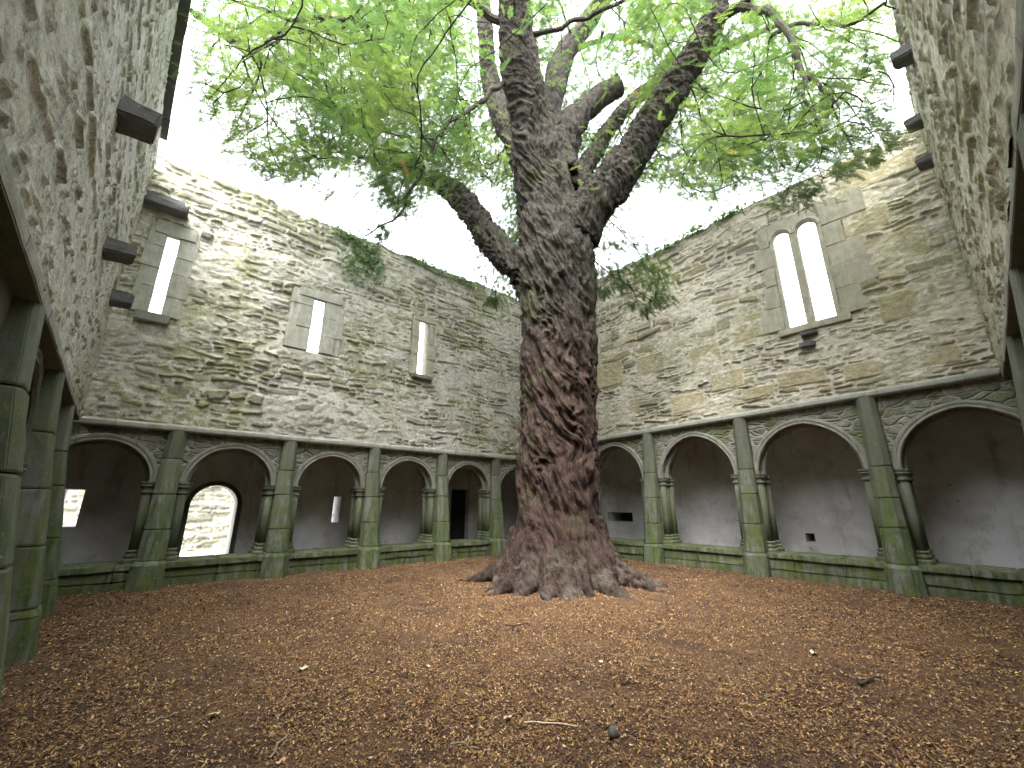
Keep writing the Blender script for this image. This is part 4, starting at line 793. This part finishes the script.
roots = [(side_l, 1.75, .30), (side_r, 1.85, .32), (cam_az, 1.42, .36), (cam_az - .42, 1.45, .34), (cam_az + .40, 1.42, .34), (cam_az - .85, 1.5, .30), (cam_az + .80, 1.62, .30),
         (side_l - .35, 1.75, .25), (side_r + .33, 1.72, .27), (side_r + .75, 1.6, .3), (side_r + 1.4, 1.7, .3), (side_r + 2.0, 1.6, .3), (side_l - .75, 1.6, .28), (side_l - 1.2, 1.7, .3), (cam_az + .2, 1.55, .2), (cam_az - .22, 1.6, .2), (cam_az - .62, 1.75, .2), (cam_az + .6, 1.8, .2), (side_l + .2, 1.9, .2), (side_l - .18, 2.0, .18), (side_r + .16, 1.95, .2), (side_r - .2, 1.85, .2)]
for a, ln, r0 in roots:
    c, s_ = math.cos(a), math.sin(a)
    bx, by = -3.79, -4.11
    w = rr.uniform(-.12, .12)
    pts = []
    for q, z, r in ((.45, 1.5, r0 * .7), (.66, .95, r0 * .75), (.86, .52, r0 * .72), (1.06, .24, r0 * .62), ((1.06 + ln) / 2 + .05, .07, r0 * .46), (ln - .02, -.0, r0 * .25), (ln + .32, -.07, .05)):
        aa = a + w * (q - .5)
        pts.append((bx + math.cos(aa) * q, by + math.sin(aa) * q, z, r))
    tubes.append(('trunk', spline(pts, .1), 16, .08))
vs = []; fs = []
for name, path, n, lump in tubes:
    V, F_ = tube(path, n, len(vs) % 97, lump)
    o = len(vs); vs += [tuple(v) for v in V]; fs += [tuple(i + o for i in f) for f in F_]
me = bpy.data.meshes.new('raw'); me.from_pydata(vs, [], fs); me.update()
tmp = bpy.data.objects.new('raw', me); COL.objects.link(tmp)
md = tmp.modifiers.new('rm', 'REMESH'); md.mode = 'VOXEL'; md.voxel_size = .024
sm = tmp.modifiers.new('sm', 'SMOOTH'); sm.iterations = 6; sm.factor = .5
dg = bpy.context.evaluated_depsgraph_get()
ev = tmp.evaluated_get(dg).to_mesh()
nv = len(ev.vertices)
co = np.empty(nv * 3, np.float32); ev.vertices.foreach_get('co', co); co = co.reshape(-1, 3).astype(float)
no = np.empty(nv * 3, np.float32); ev.vertices.foreach_get('normal', no); no = no.reshape(-1, 3).astype(float)
polys = [tuple(p.vertices) for p in ev.polygons]
tmp.evaluated_get(dg).to_mesh_clear()
bpy.data.objects.remove(tmp)
# bark relief: ropes of bark twisting round the trunk, lumps on the limbs
x, y, z = co[:, 0] - TC[0], co[:, 1] - TC[1], co[:, 2]
tw = z * .5
xr = x * np.cos(tw) - y * np.sin(tw); yr = x * np.sin(tw) + y * np.cos(tw)
warp = (fbm3(x * 1.5, y * 1.5, z * 1.2, 3, 2) - .5) * .5
rope = fbm3((xr + warp) * 6.5, (yr + warp) * 6.5, z * 1.15, 5, 3)
rope2 = fbm3((xr + warp) * 14, (yr + warp) * 14, z * 3.4, 6, 3)
lump = fbm3(co[:, 0] * 5, co[:, 1] * 5, co[:, 2] * 3.6, 8, 4)
kn = fbm3(co[:, 0] * 1.7, co[:, 1] * 1.7, co[:, 2] * 1.5, 9, 2)
onl = sstep(6.0, 8.5, z)
thin = np.clip(1 - sstep(9, 13, z) * .6, 0, 1)
rid = (1 - np.abs(2 * rope - 1) * 1.6)
knob = sstep(.28, .72, fbm3((xr + warp) * 8.5, (yr + warp) * 8.5, z * 2.9, 21, 3))
pl = sstep(.35, .6, fbm3((xr + warp) * 20, (yr + warp) * 20, z * 3.2, 22, 2))
th_ = np.arctan2(co[:, 1] + 4.11, co[:, 0] + 3.79) + .12 * z
rr_ = np.hypot(co[:, 0] + 3.79, co[:, 1] + 4.11)
flare = (1 - sstep(.7, 1.7, z))
rdg = 1 - np.abs(2 * fbm3(np.cos(th_) * 4.2, np.sin(th_) * 4.2, z * .5 + rr_ * .5, 25, 3) - 1) * 1.5
disp = (1 - onl) * (1 - flare * .6) * (.085 * (rid - .62) + .06 * (rope2 - .5) + .09 * (kn - .5) + .10 * (knob - .5) + .045 * (pl - .5) + .04 * (lump - .5))
disp += flare * (.13 * (rdg - .6) + .03 * (rope2 - .5)) * sstep(-.1, .25, z)
disp += onl * thin * (.14 * (lump - .5) + .06 * (rope2 - .5) + .08 * (kn - .5) + .07 * (knob - .5) + .03 * (pl - .5))
disp += .022 * (fbm3(co[:, 0] * 16, co[:, 1] * 16, co[:, 2] * 9, 15, 2) - .5)
co = co + no * disp[:, None]
# each limb takes the faces that lie nearest to its own centre line
names = ['trunk'] + BIG
best = np.full(nv, 1e9); lab = np.zeros(nv, int)
for i, nm in enumerate(names):
    for tn, path, n, l in tubes:
        if tn != nm: continue
        for j in range(0, len(path), 2):
            d = np.linalg.norm(co - path[j, :3], axis=1) - path[j, 3]
            if nm == 'trunk': d = d - .05
            up = d < best
            best[up] = d[up]; lab[up] = i
lab[(z < 5.8)] = 0
fl = np.array([lab[f[0]] for f in polys])
PQ = np.array([f if len(f) == 4 else (f[0], f[1], f[2], f[2]) for f in polys])
for i, nm in enumerate(names):
    q = PQ[fl == i]
    if len(q) == 0: continue
    u, inv = np.unique(q, return_inverse=True)
    o = link('trunk' if i == 0 else 'limb', np_mesh('bark', co[u], inv.reshape(-1, 4)), M['bark'], tree)

# thin dark branches
for k in ('B2', 'B3', 'B4', 'B5', 'T1', 'T2', 'T3', 'T4', 'T5'):
    pth = spline([(a, b, c, r * .72) for a, b, c, r in LIMBS[k]], .10)
    pth[:, :3] += .10 * (np.stack([noise2(np.arange(len(pth)) * .35, np.full(len(pth), 3.1 * ax), hash(k) % 50 if False else 40 + ax) for ax in range(3)], 1) - .5)
    V, F_ = tube(pth, 8, 3, .15)
    me = bpy.data.meshes.new('branch'); me.from_pydata([tuple(v) for v in V], [], F_); me.update()
    link('branch', me, M['bark'], tree)

# twigs: grown towards the leaf clumps from the limbs
rng = np.random.default_rng(5)
nodes = []
for k, p in LIMBS.items():
    sp = spline(p, .22)
    for row in sp:
        if row[2] > 7.6 and row[3] < .36: nodes.append(row[:3])
nodes = [np.array(n) for n in nodes]; nstart = len(nodes)
parent_i = [-1] * nstart
CL = np.array(CLUMPS)
att = []; attc = []
for ci_, c in enumerate(CL):
    m = 6 if c[3] > .42 else 4
    g = rng.normal(0, .55, (m, 3)) * c[3]; g[:, 2] *= .42
    att.append(c[:3] + g)
att = np.vstack(att)
allatt = att.copy()
ND = np.array(nodes)
dist = np.full(len(att), 1e9); near = np.zeros(len(att), int)
for a0 in range(0, len(att), 400):
    dm = np.linalg.norm(att[a0:a0 + 400, None] - ND[None], axis=2)
    near[a0:a0 + 400] = dm.argmin(1); dist[a0:a0 + 400] = dm.min(1)
alive = dist > .25
STEP = .24
for it in range(90):
    if not alive.any(): break
    idx = np.where(alive)[0]
    dirs = {}
    for i in idx:
        v = att[i] - nodes[near[i]]; v = v / (np.linalg.norm(v) + 1e-6)
        if near[i] in dirs: dirs[near[i]] = dirs[near[i]] + v
        else: dirs[near[i]] = v
    new0 = len(nodes)
    for ni, v in dirs.items():
        v = v / (np.linalg.norm(v) + 1e-6) + rng.normal(0, .16, 3)
        if parent_i[ni] >= 0: v = v + .9 * (nodes[ni] - nodes[parent_i[ni]]) / STEP
        v /= np.linalg.norm(v)
        nodes.append(nodes[ni] + v * STEP); parent_i.append(ni)
    NN = np.array(nodes[new0:])
    for a0 in range(0, len(idx), 500):
        ii = idx[a0:a0 + 500]
        dm = np.linalg.norm(att[ii][:, None] - NN[None], axis=2)
        j = dm.argmin(1); dmin = dm[np.arange(len(ii)), j]
        better = dmin < dist[ii]
        dist[ii[better]] = dmin[better]; near[ii[better]] = new0 + j[better]
    alive &= dist > .26
ND = np.array(nodes); PI = np.array(parent_i)
cnt = np.zeros(len(ND)); haskid = np.zeros(len(ND), bool)
for i in range(len(ND) - 1, nstart - 1, -1):
    if not haskid[i]: cnt[i] += 1
    cnt[PI[i]] += cnt[i]; haskid[PI[i]] = True
rad = np.minimum(.0045 * np.sqrt(cnt + .5) + .002, .04)
ei = np.arange(nstart, len(ND)); pa = PI[ei]
A_ = ND[pa]; B_ = ND[ei]; T_ = B_ - A_; T_ /= np.linalg.norm(T_, axis=1)[:, None]
U_ = np.cross(T_, np.array([.3, .5, .81])); U_ /= np.linalg.norm(U_, axis=1)[:, None]; W_ = np.cross(T_, U_)
ra = np.minimum(rad[pa], rad[ei] * 1.6); rb = rad[ei]
VV = np.zeros((len(ei), 8, 3))
for j in range(4):
    a = j * math.pi / 2
    o = math.cos(a) * U_ + math.sin(a) * W_
    VV[:, j] = A_ + o * ra[:, None]; VV[:, 4 + j] = B_ + o * rb[:, None]
bs = (np.arange(len(ei)) * 8)[:, None]
FF = np.concatenate([np.concatenate([bs + j, bs + (j + 1) % 4, bs + 4 + (j + 1) % 4, bs + 4 + j], 1) for j in range(4)])
tag(link('twigs', np_mesh('twigs', VV.reshape(-1, 3), FF), M['bark'], tree), kind='stuff')

# needle sprays
dmn = np.linalg.norm(allatt[:, None, :].astype(np.float32) - ND[None, nstart::3].astype(np.float32), axis=2) if len(allatt) < 6000 else None
PER = 10
base = np.repeat(allatt, PER, axis=0); cr = np.repeat(np.repeat(CL[:, 3], [6 if c > .42 else 4 for c in CL[:, 3]]), PER)
n = len(base)
base = base + rng.normal(0, .36, (n, 3)) * cr[:, None] * [1, 1, .5]
ax = base - np.array([TC[0], TC[1], 8.5]); ax /= np.linalg.norm(ax, axis=1)[:, None]
ax = ax * .7 + rng.normal(0, .6, (n, 3)); ax[:, 2] = ax[:, 2] * .5 - .25
ax /= np.linalg.norm(ax, axis=1)[:, None]
upv = np.array([0, 0, 1.]) + rng.normal(0, .28, (n, 3))
sd = np.cross(ax, upv); sd /= np.linalg.norm(sd, axis=1)[:, None]
nm_ = np.cross(sd, ax)
Ls = rng.uniform(.15, .30, n)
K = 8
quads = []
for j in range(K):
    f = (j + .6) / K
    for sg in (-1, 1):
        ll = .078 * (1.05 - .55 * f); wd = .0145
        x0 = f; a_ = .75
        dx, dy = math.cos(a_), math.sin(a_) * sg
        p0 = (x0, 0); p1 = (dx * ll / .3, dy * ll)
        quads.append((x0, ll, dx, dy, wd))
QV = np.zeros((n, len(quads) + 1, 4, 3))
for qi, (x0, ll, dx, dy, wd) in enumerate(quads):
    jit = rng.uniform(.7, 1.25, n)[:, None]; lift = rng.normal(0, .25, n)[:, None]
    droop = -.35 * x0 ** 2
    o = base + ax * (Ls * x0)[:, None] + np.array([0, 0, droop * .12])
    dv = ax * dx + sd * dy + nm_ * lift * .5
    pv = (ax * -dy + sd * dx) * wd * .5
    tip = o + dv * ll * jit
    mid = o + dv * ll * .45 * jit
    QV[:, qi, 0] = o; QV[:, qi, 1] = mid + pv; QV[:, qi, 2] = tip; QV[:, qi, 3] = mid - pv
tip = base + ax * Ls[:, None] * 1.1 + np.array([0, 0, -.04]); pv = sd * .006
QV[:, -1, 0] = base - pv; QV[:, -1, 1] = base + pv; QV[:, -1, 2] = tip + pv * .4; QV[:, -1, 3] = tip - pv * .4
ctr = base
inside = (ctr[:, 0] > -10.75) & (ctr[:, 0] < .15) & (ctr[:, 1] < .15) & (ctr[:, 1] > -10.0)
ok = inside | (ctr[:, 2] > 9.2)
QV = QV[ok]; n = len(QV)
hue = rng.uniform(0, 1, n)
cl_h = fbm3(base[ok][:, 0] * .9, base[ok][:, 1] * .9, base[ok][:, 2] * .9, 77, 2)
c0 = np.array((.050, .098, .036)); c1 = np.array((.118, .180, .060)); c2 = np.array((.048, .098, .062))
mixv = np.clip(sstep(.35, .65, cl_h) * .75 + (hue - .5) * .5, 0, 1)[:, None]
col = c0 * (1 - mixv) + c1 * mixv
blue = (sstep(.58, .72, fbm3(base[ok][:, 0] * .7 + 9, base[ok][:, 1] * .7, base[ok][:, 2] * .7, 78, 2)) * .6)[:, None]
col = col * (1 - blue) + c2 * blue
yel = rng.random(n) < .002
col[yel] = (.30, .19, .05)
colv = np.repeat(col, QV.shape[1] * 4, axis=0)
V_ = QV.reshape(-1, 3); F_ = np.arange(len(V_)).reshape(-1, 4)
link('crown', np_mesh('crown', V_, F_, colv, smooth=False), M['leaf'], tree)

# ------------------------------------------------------------------ ivy on the wall tops
def ivy(F, patches, label, seed, cols, size=(.05, .10)):
    rg = np.random.default_rng(seed)
    Q = []; Cc = []
    for s, z, rs, rz, m in patches:
        for _ in range(m):
            a, b = rg.normal(0, .5, 2)
            p = np.array(F.P(s + a * rs, -.04 - abs(rg.normal(0, .05)), z + b * rz))
            nrm = -F.n + rg.normal(0, .45, 3) + np.array([0, 0, .35]); nrm /= np.linalg.norm(nrm)
            u = np.cross(nrm, rg.normal(0, 1, 3)); u /= np.linalg.norm(u); w = np.cross(nrm, u)
            k = rg.uniform(*size)
            Q.append([p - u * k * .5, p + w * k * .45, p + u * k * .6, p - w * k * .45]); Cc += [np.array(cols[rg.integers(len(cols))]) * rg.uniform(.8, 1.2)] * 4
    V = np.array(Q).reshape(-1, 3)
    s0_, z0_ = patches[0][0], max(p[1] for p in patches)
    root = thing('ivy_plant', F.P(s0_, 0, z0_), label, 'plant')
    link('foliage', np_mesh('ivy', V, np.arange(len(V)).reshape(-1, 4), np.array(Cc), smooth=False), M['ivy'], root)
    for s, z, rs, rz, m in patches:                       # creeping stems on the wall face
        for _ in range(2):
            a, b = s + rg.normal(0, .3) * rs, z + rz * .6
            pts = [F.P(a + rg.normal(0, .06) + k_ * rs * .2, -.07, min(b, z0_) - k_ * .22 * rz + .05, ) + (.008,) for k_ in range(5)]
            vv, ff = tube(spline(pts, .06), 6, 3, .1)
            me = bpy.data.meshes.new('stem'); me.from_pydata([tuple(q) for q in vv], [], ff); me.update()
            link('stem', me, M['bark'], root)
    return root
gr = [(.10, .20, .05), (.15, .24, .065), (.08, .17, .07)]
ivy(B, [(7.0, 8.50, .55, .25, 240), (6.6, 8.1, .5, .5, 280), (6.9, 7.6, .4, .5, 150), (6.3, 7.7, .35, .6, 120)], 'thin ivy hanging from the wall top above the middle slit window', 5, gr)
G_ = 'green growth along the wall tops'
for fr, args, lab in ((B, (4.95, 8.62, .6, .10, 110), 'low green growth on the wall top right of the hanging ivy'), (B, (4.1, 8.58, .6, .11, 110), 'green tuft on the wall top above the right slit window'),
                      (B, (3.2, 8.5, .6, .12, 110), 'green tuft on the wall top beside the left tree limb'), (R, (5.6, 8.92, .6, .14, 160), 'low green growth on the buff wall top behind the leaves'),
                      (R, (4.6, 8.86, .6, .18, 130), 'green tuft on the buff wall top nearest the trunk'), (R, (6.6, 8.92, .4, .1, 90), 'small green tuft on the buff wall top left of the twin window')):
    o = ivy(fr, [args], lab, int(args[0] * 10), gr); o['group'] = G_

# ------------------------------------------------------------------ ground
gx = np.concatenate([np.linspace(-60, -14, 14), np.arange(-13.5, 3.0, .055), np.linspace(3.5, 60, 14)])
gy = np.concatenate([np.linspace(-60, -14, 14), np.arange(-13.5, 3.0, .055), np.linspace(3.5, 60, 14)])
def gheight(X, Y):
    h = .07 * (fbm2(X * .8, Y * .8, 61, 3) - .5) + .045 * (fbm2(X * 3.5, Y * 3.5, 62, 3) - .5) + .03 * (fbm2(X * 11, Y * 11, 63, 2) - .5)
    d = np.hypot(X - TC[0], Y - TC[1])
    h = h + .10 * np.exp(-(d / 1.9) ** 2)
    ins = sstep(-11.2, -10.4, X) * sstep(.2, -.6, X) * sstep(.2, -.6, Y) * sstep(-10.7, -10.2, Y)
    return h * ins + .0 * X
X, Y = np.meshgrid(gx, gy)
Zg = gheight(X, Y)
ii = np.arange(X.size).reshape(X.shape)
q = np.stack([ii[:-1, :-1], ii[:-1, 1:], ii[1:, 1:], ii[1:, :-1]], -1).reshape(-1, 4)
g = link('ground', np_mesh('ground', np.stack([X.ravel(), Y.ravel(), Zg.ravel()], 1), q), M['ground'])
tag(g, 'court floor covered in brown yew litter', 'ground', kind='structure')

# litter bits: needles, scales and leaf fragments lying on the ground
rng = np.random.default_rng(9)
N = 300000
rad_ = 1.6 + 11.0 * rng.random(N * 2) ** 1.35
az = rng.uniform(math.radians(-18), math.radians(105), N * 2)
fx = -9.92 + rad_ * np.cos(az); fy = -10.11 + rad_ * np.sin(az)
dens = fbm2(fx * 1.5, fy * 1.5, 71, 4)
inn = (fx > -10.95) & (fx < .3) & (fy < .3) & (fy > -10.4) & (rng.random(N * 2) < .38 + 1.5 * sstep(.40, .62, dens))
fx, fy = fx[inn][:N], fy[inn][:N]
N = len(fx); fz = gheight(fx, fy) + rng.uniform(.002, .014, N)
dcam = np.hypot(fx + 9.92, fy + 10.11)
ln = rng.uniform(.010, .027, N) * (1 + .06 * dcam); wd = ln * rng.uniform(.18, .55, N)
yw = rng.uniform(0, 2 * math.pi, N); ti = rng.normal(0, .35, N); tj = rng.normal(0, .35, N)
u = np.stack([np.cos(yw), np.sin(yw), ti], 1); w = np.stack([-np.sin(yw), np.cos(yw), tj], 1)
c = np.stack([fx, fy, fz], 1)
lu = u * ln[:, None] * .5; lw = w * wd[:, None] * .5
bend = np.stack([0 * ln, 0 * ln, ln * rng.uniform(-.1, .25, N)], 1)
V = np.stack([c - lu, c - lw + bend, c + lu, c + lw + bend], 1).reshape(-1, 3)
pal = np.array([(.24, .135, .06), (.15, .085, .050), (.36, .245, .12), (.42, .31, .12), (.075, .045, .034), (.045, .030, .026), (.29, .175, .065), (.46, .38, .28), (.20, .105, .06)])
pr_ = np.array([.22, .22, .10, .05, .15, .12, .08, .012, .06]); pr_ /= pr_.sum()
cc = pal[rng.choice(len(pal), N, p=pr_)] * rng.uniform(.85, 1.35, (N, 1))
lit = link('leaf_litter', np_mesh('litter', V, np.arange(4 * N).reshape(-1, 4), np.repeat(cc, 4, axis=0), smooth=False), M['flake'])
tag(lit, 'scatter of brown and yellow needle litter on the court floor', 'litter', kind='stuff')

# single things lying on the litter
def stick(x0, y0, x1, y1, r, col, label, kink=.02):
    n_ = 7
    pts = []
    for i in range(n_):
        f = i / (n_ - 1)
        px = x0 + (x1 - x0) * f + random.uniform(-kink, kink); py = y0 + (y1 - y0) * f + random.uniform(-kink, kink)
        pts.append((px, py, float(gheight(np.array([px]), np.array([py]))[0]) + .012 + r, r * (1 - .5 * f)))
    V, F_ = tube(spline(pts, .03), 7, 5, .2)
    me = np_mesh('twig', V, np.array([f if len(f) == 4 else (*f, f[2]) for f in F_]), np.tile(col, (len(V), 1)))
    return tag(link('fallen_twig', me, M['stick']), label, 'twig', 'twigs fallen on the litter')
pale = (.55, .47, .36); dk = (.06, .045, .035); md_ = (.25, .20, .15)
stick(-7.66, -7.53, -7.42, -7.80, .006, pale, 'straight pale twig on the litter beside a dark cone')
stick(-9.70, -5.85, -9.52, -5.80, .008, md_, 'short grey brown twig on the litter near the left edge piers')
stick(-9.12, -6.85, -8.98, -6.62, .008, md_, 'grey twig leaning toward a pinkish leaf in the left foreground')
stick(-6.62, -7.58, -6.46, -7.56, .009, dk, 'dark stubby twig in the middle of the right foreground litter')
stick(-6.95, -7.72, -6.82, -7.70, .008, md_, 'small forked brown twig right of the dark cone')
stick(-5.05, -8.87, -4.72, -8.95, .012, dk, 'dark twig lying between the cone and the right arcade')
stick(-8.20, -7.40, -8.06, -7.55, .007, md_, 'slim brown twig near the bottom edge of the court floor')
stick(-6.30, -5.62, -6.05, -5.75, .011, dk, 'dark twig on the litter left of the tree roots')
stick(-5.25, -6.9, -4.95, -6.95, .005, md_, 'brown thin twig on the litter in front of the right roots')

def leaf(x, y, k, col, label):
    z = float(gheight(np.array([x]), np.array([y]))[0]) + .02
    a = random.uniform(0, 6.28); V = []; out_ = []
    ring = []
    for i in range(10):
        t = 2 * math.pi * i / 10
        r = k * (.5 + .5 * abs(math.cos(t * .5)) ** .7) * random.uniform(.8, 1.1)
        ring.append((x + r * math.cos(t + a), y + r * .6 * math.sin(t + a), z + random.uniform(0, .5) * k))
    V = [(x, y, z + .1 * k)] + ring
    mb = MB(); mb.add(V, [(0, 1 + i, 1 + (i + 1) % 10) for i in range(10)], 1.)
    me = np_mesh('leaf', np.array(V), np.array([(0, 1 + i, 1 + (i + 1) % 10) for i in range(10)]), np.tile(col, (11, 1)))
    return tag(link('fallen_leaf', me, M['flake']), label, 'leaf', 'larger leaves on the litter')
leaf(-8.60, -5.50, .055, (.55, .47, .30), 'cream curled leaf beside a dark hollow in the litter')
leaf(-7.72, -6.25, .030, (.62, .56, .50), 'small white leaf on the litter in the middle of the left foreground')
leaf(-7.70, -7.40, .045, (.55, .40, .30), 'pinkish leaf on the litter above the straight pale twig')
leaf(-9.08, -6.95, .035, (.55, .36, .22), 'pinkish leaf beside a grey twig in the left foreground')
leaf(-9.32, -6.05, .05, (.48, .36, .16), 'yellowish leaf on the litter near the left edge')
leaf(-6.35, -7.15, .035, (.60, .52, .46), 'pale leaf on the litter in the right foreground centre')
leaf(-4.45, -8.35, .06, (.58, .52, .42), 'broad pale leaf on the litter toward the right arcade')

# dark cone
mb = MB(); cz = float(gheight(np.array([-7.31]), np.array([-8.02]))[0])
lathe(mb, (-7.31, -8.02, cz), [(.006, .0), (.026, .008), (.036, .026), (.033, .046), (.024, .062), (.010, .074), (.003, .078)], 12, .9)
cn = mb.build('dark_cone', M['slate'], None, smooth=True, rough=.003)
tag(cn, 'small round dark cone lying on the litter beside the straight pale twig', 'cone')

# ------------------------------------------------------------------ light and camera
EL, AZ = math.radians(62), math.radians(228)      # sun height; direction it comes from, clockwise from +y
w = bpy.data.worlds.new('World'); SC.world = w; w.use_nodes = True
nt = w.node_tree; nt.nodes.clear()
sky = nt.nodes.new('ShaderNodeTexSky'); sky.sky_type = 'NISHITA'; sky.sun_disc = False
sky.sun_elevation = EL; sky.sun_rotation = AZ; sky.air_density = 1.0; sky.dust_density = 4.0; sky.ozone_density = 1.0
hs = nt.nodes.new('ShaderNodeHueSaturation'); hs.inputs['Saturation'].default_value = .22
bg = nt.nodes.new('ShaderNodeBackground'); bg.inputs['Strength'].default_value = .15
wo = nt.nodes.new('ShaderNodeOutputWorld')
nt.links.new(sky.outputs[0], hs.inputs['Color']); nt.links.new(hs.outputs[0], bg.inputs['Color']); nt.links.new(bg.outputs[0], wo.inputs[0])

sd_ = bpy.data.lights.new('sun', 'SUN'); sd_.energy = .9; sd_.angle = math.radians(50); sd_.color = (1, .97, .92)
so = bpy.data.objects.new('sun', sd_); COL.objects.link(so)
dv = Vector((math.sin(AZ) * math.cos(EL), math.cos(AZ) * math.cos(EL), math.sin(EL)))
so.rotation_euler = dv.to_track_quat('Z', 'Y').to_euler(); so.location = (0, 0, 30)

cd = bpy.data.cameras.new('camera'); cam = bpy.data.objects.new('camera', cd); COL.objects.link(cam)
f, pit, yaw, rol = 413.06, .2787, .6908, -.0033
fw = Vector((math.sin(yaw) * math.cos(pit), math.cos(yaw) * math.cos(pit), math.sin(pit)))
rt = Vector((math.cos(yaw), -math.sin(yaw), 0)); up = rt.cross(fw)
ir = rt * math.cos(rol) - up * math.sin(rol); iu = rt * math.sin(rol) + up * math.cos(rol)
mw = Matrix.Identity(4)
for i in range(3):
    mw[i][0] = ir[i]; mw[i][1] = iu[i]; mw[i][2] = -fw[i]
mw.translation = Vector((-9.9217, -10.1103, 1.5))
cam.matrix_world = mw
cd.sensor_width = 36; cd.lens = f * 36 / 1024
cd.clip_start = .03; cd.clip_end = 500
SC.camera = cam
SC.view_settings.view_transform = 'Standard'; SC.view_settings.look = 'None'; SC.view_settings.gamma = 1
SC.view_settings.use_curve_mapping = False
SC.view_settings.exposure = 3.82
SC.cycles.max_bounces = 10; SC.cycles.diffuse_bounces = 6; SC.cycles.transmission_bounces = 6; SC.cycles.transparent_max_bounces = 4
SC.cycles.use_denoising = True
